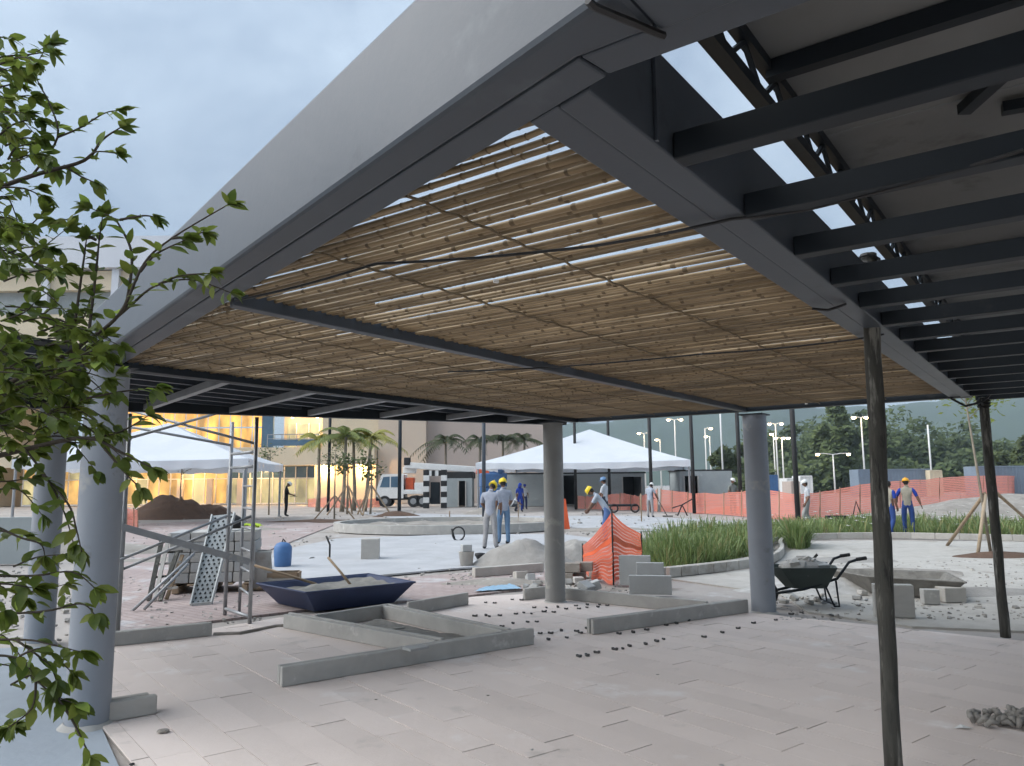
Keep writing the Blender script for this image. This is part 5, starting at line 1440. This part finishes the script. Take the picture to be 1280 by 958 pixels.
fence_line('orange mesh on the roof edge of the long kiosk', [(620, 633), (660, 633), (700, 633)], [590, 589, 590]) if False else None
fence_line('short orange barrier left of the soil mound', [(130, 662), (158, 663), (172, 660)], [637, 636, 638])
cone = thing('orange_cone', 'orange sheet hung on a post right of the middle column', 'barrier', tuple(G(703, 665)))
c0 = G(703, 662); MB().add([c0 + Vector((-.1, 0, .0)), c0 + Vector((.28, 0, .0)), c0 + Vector((.14, 0, 1.1)), c0 + Vector((-.1, 0, 1.15)), c0 + Vector((-.1, .02, 0)), c0 + Vector((.28, .02, 0)), c0 + Vector((.14, .02, 1.1)), c0 + Vector((-.1, .02, 1.15))], [(0, 1, 2, 3), (7, 6, 5, 4), (0, 4, 5, 1), (1, 5, 6, 2), (2, 6, 7, 3), (3, 7, 4, 0)]).build('sheet', ORANGE, cone)
MB().tube([c0 + Vector((-.1, .03, 0)), c0 + Vector((-.1, .03, 1.25))], .025, 7).build('post', WOOD, cone)
og = mound('orange_net_heap', G(911, 641), 1.9, .6, .32, 2.7, ORANGE, 'crumpled orange net lying beside the man by the long fence', 'net heap')
# ================================================================== people
def seg_dist(p, a, b):
    ab = b - a; t = max(0, min(1, (p - a).dot(ab) / max(1e-9, ab.length_squared))); return (p - (a + ab * t)).length
def person(label, loc, face, h, shirt, pants, hat=None, pose=None, vest=None, hair=True, sleeve=.55, group='workers on the site'):
    """face: direction in degrees clockwise from +Y that the person looks to; pose overrides joint positions (local, +Y = front, 1.75 m tall)"""
    k = h / 1.75
    J = dict(pel=(0, 0, .96), sp=(0, .01, 1.14), ch=(0, .0, 1.34), ne=(0, .0, 1.49), hd=(0, .02, 1.56),
             shl=(-.185, 0, 1.43), shr=(.185, 0, 1.43), ell=(-.23, -.02, 1.14), elr=(.23, -.02, 1.14), wrl=(-.235, .06, .90), wrr=(.235, .06, .90),
             hil=(-.10, 0, .90), hir=(.10, 0, .90), knl=(-.115, .02, .50), knr=(.115, .02, .50), anl=(-.12, -.02, .085), anr=(.12, -.02, .085), tol=(-.14, .15, .035), tor=(.14, .15, .035))
    J.update(pose or {})
    rad = dict(pel=(.155, .12), sp=(.15, .11), ch=(.165, .115), ne=(.06, .06), hd=(.06, .06), shl=(.072, .072), shr=(.072, .072), ell=(.05, .05), elr=(.05, .05), wrl=(.034, .034), wrr=(.034, .034),
               hil=(.105, .105), hir=(.105, .105), knl=(.075, .075), knr=(.075, .075), anl=(.062, .062), anr=(.062, .062), tol=(.045, .04), tor=(.045, .04))
    names = list(J); idx = {n: i for i, n in enumerate(names)}
    E_ = [('pel', 'sp', 1), ('sp', 'ch', 1), ('ch', 'ne', 1), ('ne', 'hd', 2), ('ch', 'shl', 1), ('ch', 'shr', 1), ('shl', 'ell', 5), ('shr', 'elr', 5), ('ell', 'wrl', 2), ('elr', 'wrr', 2),
          ('pel', 'hil', 3), ('pel', 'hir', 3), ('hil', 'knl', 3), ('hir', 'knr', 3), ('knl', 'anl', 3), ('knr', 'anr', 3), ('anl', 'tol', 4), ('anr', 'tor', 4)]
    me = bpy.data.meshes.new('body')
    me.from_pydata([Vector(J[n]) * k for n in names], [(idx[a], idx[b]) for a, b, _ in E_], [])
    o = bpy.data.objects.new('body_tmp', me); C.objects.link(o)
    md = o.modifiers.new('skin', 'SKIN'); md.branch_smoothing = .6
    for i, n in enumerate(names):
        sv = me.skin_vertices[0].data[i]; sv.radius = (rad[n][0] * k, rad[n][1] * k); sv.use_root = (n == 'pel')
    sb = o.modifiers.new('sub', 'SUBSURF'); sb.levels = 1; sb.render_levels = 1
    dg = bpy.context.evaluated_depsgraph_get()
    em = bpy.data.meshes.new_from_object(o.evaluated_get(dg))
    bpy.data.objects.remove(o); 
    body = MB()
    segs = [(Vector(J[a]) * k, Vector(J[b]) * k, c) for a, b, c in E_]
    vs = [v.co.copy() for v in em.vertices]
    body.v = vs
    for p in em.polygons:
        c = sum((vs[i] for i in p.vertices), Vector()) / len(p.vertices)
        best = min(segs, key=lambda s: seg_dist(c, s[0], s[1]) - (0.02 if s[2] == 1 else 0)); cl = best[2]
        if cl == 5:
            u = (c - best[0]).dot(best[1] - best[0]) / (best[1] - best[0]).length_squared
            cl = 1 if u < sleeve * 1.6 else 2
        mi = {1: 0, 2: 1, 3: 2, 4: 3}[cl]
        if mi == 0 and vest and c.z > .9 * k and abs(c.x) < .17 * k: mi = 5
        body.f.append(tuple(p.vertices)); body.m.append(mi)
    # loose hem over the waist
    hd = Vector(J['hd']) * k; ne = Vector(J['ne']) * k
    up = (hd - ne).normalized(); hc = hd + up * .075 * k
    q = Vector((0, 0, 1)).rotation_difference(up).to_matrix()
    n_u, n_v = 14, 10; hv = []
    for j in range(n_v + 1):
        th = math.pi * j / n_v
        for i in range(n_u):
            a = 2 * math.pi * i / n_u
            x, y, z = math.sin(th) * math.cos(a), math.sin(th) * math.sin(a), math.cos(th)
            r_ = Vector((x * .076, y * .095, z * .12))
            if y > .8 and abs(x) < .35 and -.35 < z < .1: r_.y += .022           # nose
            if z < -.3: r_.x *= .86; r_.y *= .93                                   # jaw
            if abs(x) > .95 and abs(z) < .3: r_.x *= 1.16                          # ears
            hv.append(hc + q @ r_ * k)
    hf = [(j * n_u + i, j * n_u + (i + 1) % n_u, (j + 1) * n_u + (i + 1) % n_u, (j + 1) * n_u + i) for j in range(n_v) for i in range(n_u)]
    o_ = len(body.v); body.v += hv; body.f += [tuple(x + o_ for x in f[::-1]) for f in hf]
    for f in hf:
        c = q.transposed() @ (sum((hv[i] for i in f), Vector()) / 4 - hc) / k
        hairy = hair and (c.z > .055 or (c.y < .0 and c.z > -.06))
        body.m.append(4 if hairy else 1)
    for s_ in (-1, 1): body.lathe([(.004, -.009), (.011, 0), (.004, .009)], hc + q @ Vector((s_ * .032, .088, .012)) * k, 6, 4)
    # hands: palm and five bent fingers
    for sd_ in ('l', 'r'):
        w_ = Vector(J['wr' + sd_]) * k; e_ = Vector(J['el' + sd_]) * k; d = (w_ - e_).normalized()
        sx_ = Vector((0, 1, 0)); sx_ = (sx_ - d * sx_.dot(d)).normalized() if abs(d.y) < .95 else Vector((1, 0, 0)); nn2 = d.cross(sx_)
        if sd_ == 'r': nn2 = -nn2
        body.bar(w_ - d * .01, w_ + d * .09 * k, .075 * k, .03 * k, 1, up=nn2)
        for fi in range(4):
            b0 = w_ + d * .085 * k + sx_ * (.03 - .02 * fi) * k; ln = (.07, .078, .072, .056)[fi] * k
            body.tube([b0, b0 + d * ln * .5, b0 + d * ln * .85 + nn2 * ln * .45], [.0095 * k, .009 * k, .007 * k], 5, 1)
        b0 = w_ + d * .03 * k + sx_ * .035 * k
        body.tube([b0, b0 + d * .03 * k + sx_ * .022 * k, b0 + d * .065 * k + sx_ * .018 * k + nn2 * .012], [.012 * k, .011 * k, .008 * k], 5, 1)
    t = thing('person', label, 'person', tuple(loc), -R(face), group)
    Mx = XF[t.name]
    body.v = [Mx @ v for v in body.v]
    body.build('body', [shirt, SKIN, pants, BLACK, HAIR, vest or shirt], t, True)
    if hat:
        ht, hm = hat
        hb = MB()
        hb.lathe([(.105, .035), (.108, .055), (.106, .09), (.092, .125), (.06, .150), (.015, .160)], (0, 0, 0), 18, sx=1.0, sy=1.17)
        if ht == 'helmet':
            hb.lathe([(.110, .03), (.122, .032), (.122, .040), (.110, .046)], (0, 0, 0), 18, sx=1.0, sy=1.17)
            hb.add([(-.08, .10, .036), (.08, .10, .036), (.055, .165, .026), (-.055, .165, .026), (-.08, .10, .044), (.08, .10, .044), (.055, .165, .034), (-.055, .165, .034)], [(3, 2, 1, 0), (4, 5, 6, 7), (0, 1, 5, 4), (1, 2, 6, 5), (2, 3, 7, 6), (3, 0, 4, 7)])
            hb.box((0, 0, .152), (.03, .2, .02))
        else:
            hb.add([(-.07, .10, .04), (.07, .10, .04), (.05, .19, .03), (-.05, .19, .03)], [(0, 1, 2, 3)])
        if ht == 'hood': hb.lathe([(.11, -.16), (.115, -.05), (.105, .05)], (0, -.02, 0), 14)
        hb.v = [Mx @ (hc + q @ (v * k * .98) + q @ Vector((0, 0, .0)) ) for v in hb.v]
        hb.build({'helmet': 'hard_hat', 'cap': 'cap', 'hood': 'hood'}[ht], hm, t, True)
    return t
GREYSHIRT = cloth('grey_shirt', (.36, .38, .44)); GREYPANT = cloth('grey_trousers', (.34, .33, .33)); BLUESHIRT = cloth('pale_blue_shirt', (.40, .44, .50)); JEANS = cloth('blue_jeans', (.13, .22, .34))
BLUEALL = cloth('royal_blue_overall', (.015, .05, .32)); WHITESH = cloth('white_shirt', (.52, .54, .57)); KHAKI = cloth('khaki_vest', (.36, .33, .26)); NAVY = cloth('navy_trousers', (.03, .07, .24)); BLACKC = cloth('black_clothes', (.012, .012, .016)); DKPANT = cloth('dark_trousers', (.035, .04, .055))
HBLUE = mat('blue_helmet', (.13, .24, .40), (.1, .2, .34), 3, .4); HWHITE = mat('white_helmet', (.75, .75, .73), (.68, .68, .66), 3, .4); HORANGE = mat('amber_helmet', (.80, .40, .02), (.7, .33, .02), 3, .35)
def head_h(px, yb, yt):                       # stature from the picture
    p = G(px, yb); return DP(px, yt, p.y).z
p = G(613, 687)
person('worker in grey shirt and grey trousers with yellow helmet, back turned, in the middle', p, 12, head_h(613, 687, 600) - .03, GREYSHIRT, GREYPANT, ('helmet', YELLOW),
       dict(anl=(-.15, -.02, .085), anr=(.15, 0, .085), tol=(-.19, .13, .035), tor=(.19, .15, .035), hd=(.02, .06, 1.55), elr=(.27, .05, 1.16), wrr=(.24, .2, .98), ell=(-.24, .06, 1.16), wrl=(-.13, .26, 1.02)))
p = G(630, 681)
person('worker in blue jeans and yellow helmet standing beside the one in grey', p, -25, head_h(630, 681, 598) - .03, GREYSHIRT, JEANS, ('helmet', YELLOW),
       dict(knl=(-.10, .10, .50), anl=(-.10, .10, .085), tol=(-.11, .27, .035), wrr=(.2, .2, 1.0), elr=(.25, .05, 1.15)))
p = G(757, 678)
person('worker with yellow helmet bending down behind the orange mesh', p, -75, 1.70, BLUESHIRT, cloth('blue_work_trousers', (.10, .17, .36)), ('helmet', YELLOW),
       dict(pel=(0, -.10, .92), sp=(0, .06, 1.10), ch=(0, .17, 1.26), ne=(0, .28, 1.38), hd=(0, .34, 1.42), shl=(-.185, .2, 1.34), shr=(.185, .2, 1.34), ell=(-.2, .34, 1.1), elr=(.2, .34, 1.1), wrl=(-.12, .48, .92), wrr=(.12, .48, .92), hil=(-.1, -.1, .88), hir=(.1, -.1, .88)))
p = G(757, 656)
person('worker with pale blue helmet and white shirt behind the bending man', p, -60, head_h(757, 656, 597) - .02, WHITESH, DKPANT, ('helmet', HBLUE), dict(wrr=(.12, .26, 1.08), elr=(.24, .06, 1.15), wrl=(-.1, .26, 1.1), ell=(-.24, .06, 1.15)))
p = G(650, 640)
person('left worker in full royal blue overall and hood near the kiosk', p, 160, 1.72, BLUEALL, BLUEALL, ('hood', BLUEALL), None, sleeve=1)
p = G(656, 637)
person('worker in white shirt and blue cap beside the blue overalls', p, 170, 1.66, WHITESH, cloth('dark_blue_trousers', (.02, .035, .12)), ('cap', BLUEALL))
p = G(642, 640)
person('crouching worker in white at the left of the blue overalls', p, 100, 1.7, WHITESH, DKPANT, None,
       dict(pel=(0, -.1, .38), sp=(0, .02, .56), ch=(0, .12, .74), ne=(0, .2, .88), hd=(0, .24, .94), shl=(-.185, .13, .82), shr=(.185, .13, .82), ell=(-.22, .28, .62), elr=(.22, .28, .62), wrl=(-.14, .45, .5), wrr=(.14, .45, .5), hil=(-.1, -.08, .36), hir=(.1, -.08, .36), knl=(-.18, .30, .48), knr=(.18, .30, .48), anl=(-.14, .1, .085), anr=(.14, .1, .085), tol=(-.15, .27, .035), tor=(.15, .27, .035)))
p = G(813, 647)
person('worker in pale shirt with white cap raking before the orange fence', p, 35, head_h(813, 647, 603) - .02, BLUESHIRT, GREYPANT, ('cap', HWHITE), dict(ne=(.02, .06, 1.48), hd=(.03, .1, 1.54), elr=(.28, .1, 1.18), wrr=(.3, .28, 1.0), ell=(-.2, .12, 1.15), wrl=(.0, .32, 1.0)))
p2_ = G(822, 646); m_ = MB(); m_.tube([p2_ + Vector((.45, -.3, 0)), p + Vector((.28, .1, 1.1))], .02, 6); m_.box(p2_ + Vector((.45, -.3, .03)), (.5, .06, .06)); solo(m_, 'garden_rake', WOOD_DK, 'long rake held by the worker in the white cap', 'rake')
p = G(917, 644)
person('worker in grey clothes standing just left of the right column', p, 150, head_h(917, 644, 598) - .02, cloth('drab_shirt', (.22, .24, .22)), cloth('drab_trousers', (.15, .17, .17)), ('cap', HWHITE), dict(wrl=(-.3, .2, 1.0), ell=(-.3, .02, 1.15)))
p = G(1011, 661)
person('worker in white shirt and white cap walking left behind the grass', p, -80, head_h(1011, 661, 600) - .02, WHITESH, cloth('light_grey_trousers', (.36, .36, .35)), ('cap', HWHITE), dict(knl=(-.1, .18, .52), anl=(-.1, .1, .09), tol=(-.1, .28, .05), anr=(.1, -.22, .085), tor=(.1, -.05, .035), wrl=(-.24, .12, .9), wrr=(.24, -.06, .9)))
p = G(1137, 668)
person('worker in khaki vest with amber helmet behind the grass, right of the near prop', p, -165 + 180 + 10, head_h(1137, 668, 598) - .02, BLUEALL, NAVY, ('helmet', HORANGE), dict(ell=(-.3, .02, 1.17), elr=(.30, -.04, 1.16), wrr=(.38, -.04, .94), wrl=(-.3, .14, .98)), vest=KHAKI)
p = G(1114, 669)
person('worker in khaki vest half hidden by the near prop', p, 60, head_h(1114, 669, 600) - .03, BLUEALL, NAVY, None, dict(knl=(-.1, .15, .5), anl=(-.1, .18, .085), tol=(-.1, .35, .035), anr=(.1, -.2, .085), tor=(.1, -.04, .035)), vest=KHAKI)
p = G(357, 646)
person('man in black clothes with white helmet reading before the lit shopfront', p, 70, head_h(357, 646, 602) - .02, BLACKC, BLACKC, ('helmet', HWHITE), dict(ell=(-.22, .1, 1.15), elr=(.22, .1, 1.15), wrl=(-.1, .32, 1.08), wrr=(.1, .32, 1.08), hd=(0, .06, 1.55)), sleeve=1)
fd = MB(); fd.box(p + Vector((.38, .14, 1.1)), (.28, .3, .02), R(-20)); solo(fd, 'document_folder', BLACK, 'dark folder in the hands of the man in black', 'folder')
# barrow and frame near the fence
pm = G(785, 641)
cart = thing('flat_cart', 'dark flat cart with two wheels left of the raking worker', 'cart', tuple(pm))
MB().box(pm + Vector((-.3, 0, .42)), (1.6, .7, .12)).build('bed', STEEL_DK, cart, bevel=.03)
for dx in (-.85, .35):
    m_ = MB(); m_.tube([pm + Vector((dx + .22 * math.cos(a / 14 * 6.283), -.4, .26 + .22 * math.sin(a / 14 * 6.283))) for a in range(15)], .05, 6); m_.build('wheel', BLACK, cart, True)
MB().tube([pm + Vector((-1.0, 0, .45)), pm + Vector((-1.5, 0, .85))], .025, 6).build('handle', GALV, cart)
pm = G(847, 645); m_ = MB(); m_.tube([pm, pm + Vector((.25, 0, .55)), pm + Vector((.8, 0, .85))], .035, 6); m_.tube([pm + Vector((.5, 0, 0)), pm + Vector((.25, 0, .55)), pm + Vector((-.25, 0, .4))], .035, 6)
solo(m_, 'machine_handle', BLACK, 'dark bent compactor handle right of the raking worker', 'tool', smooth=True)
pm = G(1072, 657); m_ = MB(); m_.tube([pm + Vector((-.25, 0, 0)), pm + Vector((0, 0, .9)), pm + Vector((.28, 0, 0))], .03, 6); m_.box(pm + Vector((-.8, 0, .2)), (.7, .3, .35)); solo(m_, 'barrow_frame', BLACK, 'dark tool frame standing before the orange fence behind the grass', 'tool')

# ================================================================== the leafy tree at the left edge
tb0 = Vector((-2.55, 2.35, 0))
ft = thing('leafy_tree', 'leafy green tree reaching in from the left edge before the columns', 'tree', tuple(tb0))
rt = random.Random(5)
LEAFS = []
def leafmesh(bend):
    m_ = MB(); pr = [(0, .0), (.2, .19), (.48, .26), (.76, .17), (1.0, 0.0)]
    V = []; 
    for x, w_ in pr: 
        z = -bend * x * x
        V += [(x, -w_, z + w_ * .22), (x, 0, z), (x, w_, z + w_ * .22)]
    F = []
    for i in range(4): F += [(3 * i, 3 * i + 1, 3 * i + 4, 3 * i + 3), (3 * i + 1, 3 * i + 2, 3 * i + 5, 3 * i + 4)]
    m_.add(V, F); return m_
LM = [leafmesh(b) for b in (.08, .2, .32)]
LME = [[m_.mesh('leaf', g_, True) for m_ in LM] for g_ in (GREEN1, GREEN2)]
def leaf_at(p, d, s):
    d = d.normalized(); up = Vector((rt.gauss(0, .45), rt.gauss(0, .45), 1)); y = up.cross(d)
    if y.length < .01: y = Vector((1, 0, 0))
    y.normalize(); z = d.cross(y)
    M = Matrix.Translation(p) @ Matrix((d, y, z)).transposed().to_4x4() @ Matrix.Diagonal((s, s, s, 1))
    LEAFS.append((M, rt.randrange(3), 1 if rt.random() < .16 else 0, p))
def twig(pts, r0, r1, leaves=True, dens=.042, ls=.062, sub=True, start=.15):
    sp_ = smooth_poly(pts, 5)
    m_ = MB(); n = len(sp_)
    m_.tube(sp_, [r0 + (r1 - r0) * i / (n - 1) for i in range(n)], 6); m_.build('branch', BARK, ft, True)
    if not leaves: return
    L_ = sum((sp_[i + 1] - sp_[i]).length for i in range(n - 1)); k = start * L_
    acc = 0
    for i in range(n - 1):
        sl__ = (sp_[i + 1] - sp_[i]).length; tg = (sp_[i + 1] - sp_[i]).normalized()
        while k < acc + sl__:
            p = sp_[i] + tg * (k - acc)
            sd_ = Vector((rt.gauss(0, 1), rt.gauss(0, 1), rt.gauss(0, .5) - .25))
            leaf_at(p, tg * .7 + sd_ * .75, ls * rt.uniform(.6, 1.15)); k += dens * rt.uniform(.5, 1.5)
        acc += sl__
    e = sp_[-1]; tg = (sp_[-1] - sp_[-2]).normalized()
    for q_ in range(8): leaf_at(e, tg + Vector((rt.gauss(0, .6), rt.gauss(0, .6), rt.gauss(0, .4) - .15)), ls * rt.uniform(.7, 1.15))
def B(*p): return [DP(x, y, d) for x, y, d in p]
MB().tube([tb0, tb0 + Vector((.05, 0, .8)), tb0 + Vector((.12, .05, 1.7)), tb0 + Vector((.2, 0, 2.9)), tb0 + Vector((.25, 0, 3.8))], [.06, .052, .042, .028, .012], 9).build('trunk', BARK, ft, True)
twig(B((-330, 620, 2.4), (-120, 540, 2.4), (60, 455, 2.35), (110, 425, 2.35), (150, 392, 2.3), (180, 330, 2.3), (215, 298, 2.3), (285, 256, 2.28)), .010, .002, True, .075, .055, start=.72)
for pts in ([(120, 420, 2.35), (160, 385, 2.34), (195, 357, 2.3), (240, 350, 2.3), (288, 366, 2.3)], [(157, 388, 2.34), (165, 320, 2.35), (148, 280, 2.36), (140, 272, 2.36), (112, 260, 2.35)],
            [(110, 425, 2.35), (120, 340, 2.4), (124, 300, 2.42), (128, 272, 2.4)], [(150, 275, 2.36), (178, 270, 2.36), (192, 271, 2.36)], [(90, 430, 2.36), (104, 330, 2.38), (108, 300, 2.4)],
            [(215, 298, 2.3), (235, 296, 2.3), (255, 290, 2.3)], [(175, 340, 2.3), (195, 318, 2.3), (232, 300, 2.3)], [(195, 357, 2.3), (225, 345, 2.28), (262, 342, 2.28)],
            [(120, 300, 2.4), (100, 290, 2.4), (88, 276, 2.4), (70, 275, 2.4)]):
    twig(B(*pts), .005, .0015, True, .02, .056)
twig(B((-330, 420, 2.5), (-150, 300, 2.5), (-40, 250, 2.45), (40, 220, 2.4), (105, 201, 2.4), (128, 175, 2.4), (150, 160, 2.4)), .012, .002, True, .07, .055, start=.7)
for pts in ([(40, 220, 2.4), (72, 172, 2.4), (62, 130, 2.4), (50, 108, 2.4), (46, 98, 2.4)], [(105, 201, 2.4), (120, 190, 2.38), (146, 192, 2.38)], [(72, 172, 2.4), (100, 160, 2.4), (130, 142, 2.4), (150, 138, 2.4)],
            [(80, 207, 2.4), (100, 220, 2.4), (118, 228, 2.4)], [(-60, 90, 2.45), (0, 72, 2.42), (40, 68, 2.42), (62, 64, 2.42)], [(-60, 40, 2.4), (-5, 46, 2.4), (10, 48, 2.4)], [(-30, 200, 2.45), (10, 160, 2.4), (38, 150, 2.4), (50, 152, 2.4)],
            [(-20, 140, 2.4), (20, 122, 2.4), (40, 120, 2.4)], [(-40, 310, 2.4), (20, 295, 2.4), (40, 280, 2.4), (55, 265, 2.4)], [(-20, 330, 2.4), (30, 310, 2.4), (62, 312, 2.4)],
            [(-20, 235, 2.4), (25, 235, 2.4), (52, 245, 2.4)], [(10, 200, 2.4), (20, 185, 2.4), (40, 180, 2.4)]):
    twig(B(*pts), .004, .0015, True, .019, .055)
twig(B((-330, 700, 2.4), (-100, 600, 2.4), (40, 560, 2.35), (110, 548, 2.3), (150, 565, 2.3), (190, 585, 2.3)), .011, .002, True, .05, .06, start=.6)
for pts in ([(30, 560, 2.35), (60, 600, 2.3), (80, 640, 2.3), (92, 680, 2.3)], [(50, 590, 2.32), (85, 630, 2.28), (95, 660, 2.28), (102, 690, 2.28)], [(-40, 640, 2.3), (20, 670, 2.3), (50, 680, 2.3), (56, 695, 2.3)],
            [(-60, 720, 2.3), (40, 720, 2.3), (90, 715, 2.3), (118, 735, 2.3)], [(-60, 770, 2.3), (50, 765, 2.3), (100, 755, 2.3), (118, 768, 2.3)],
            [(-60, 735, 2.3), (0, 730, 2.3), (40, 735, 2.3)], [(-60, 800, 2.3), (30, 800, 2.3), (60, 805, 2.28), (100, 815, 2.28)], [(-60, 820, 2.3), (20, 822, 2.3), (45, 850, 2.28), (70, 870, 2.28), (95, 880, 2.28)],
            [(45, 850, 2.28), (40, 885, 2.28), (10, 910, 2.28)], [(70, 870, 2.28), (90, 900, 2.27), (105, 930, 2.27), (112, 945, 2.27)], [(20, 800, 2.3), (60, 830, 2.28), (70, 850, 2.28)], [(130, 560, 2.3), (155, 590, 2.3), (175, 610, 2.3)],
            [(110, 548, 2.3), (150, 540, 2.3), (185, 520, 2.3)], [(100, 500, 2.3), (150, 490, 2.3), (195, 485, 2.3)]):
    twig(B(*pts), .004, .0015, True, .024, .06)
for k in range(340):                          # the thick of the crown
    if k < 185: x = rt.uniform(-190, 112); y = rt.triangular(345, 600, 490)
    elif k < 280: x = rt.uniform(-190, 45); y = rt.uniform(70, 345)
    else:
        if k % 2: continue
        x = rt.uniform(-190, 60); y = rt.uniform(600, 940)
    d = rt.uniform(2.15, 2.85)
    if x > 60 and y < 400: y += 60
    e = (x + rt.uniform(10, 52), y + rt.uniform(-38, 42), d + U(.1, rt))
    twig(B((x - 30, y + rt.uniform(-8, 14), d), (x, y, d), e), .0035, .0012, True, .026, .055, start=0)
def inframe(p):
    v = CAM_ROT.transposed() @ (p - Vector((0, 0, CAM_Z))); px = 640 + FPX * v.x / -v.z; return px > -15
vis = [l for l in LEAFS if inframe(l[3])]; hid = [l for l in LEAFS if not inframe(l[3])]
rt.shuffle(vis); vis.sort(key=lambda l: l[3].length > 2.75)
for M, k, g_, p in vis[:300]: inst(LME[g_][k], 'leaf', ft, M)
cw = [MB(), MB()]
for M, k, g_, p in vis[300:] + hid:
    cw[g_].add([M @ v for v in LM[k].v], LM[k].f)
print('leaves', len(vis), len(hid))
for g_ in (0, 1): tag(cw[g_].build('crown', (GREEN1, GREEN2)[g_], ft, True), kind='stuff')

# ================================================================== the air
hz = MB(); hz.box((0, 700, 104), (3400, 1960, 216))
vm_ = bpy.data.materials.new('haze_air'); vm_.use_nodes = True
n_ = vm_.node_tree; n_.nodes.clear()
pv_ = n_.nodes.new('ShaderNodeVolumePrincipled'); pv_.inputs['Color'].default_value = (.70, .85, .98, 1); pv_.inputs['Density'].default_value = .0004; pv_.inputs['Anisotropy'].default_value = .1
ou = n_.nodes.new('ShaderNodeOutputMaterial'); n_.links.new(pv_.outputs[0], ou.inputs['Volume'])
tag(hz.build('haze', vm_), 'pale bluish air over the whole site', kind='stuff')
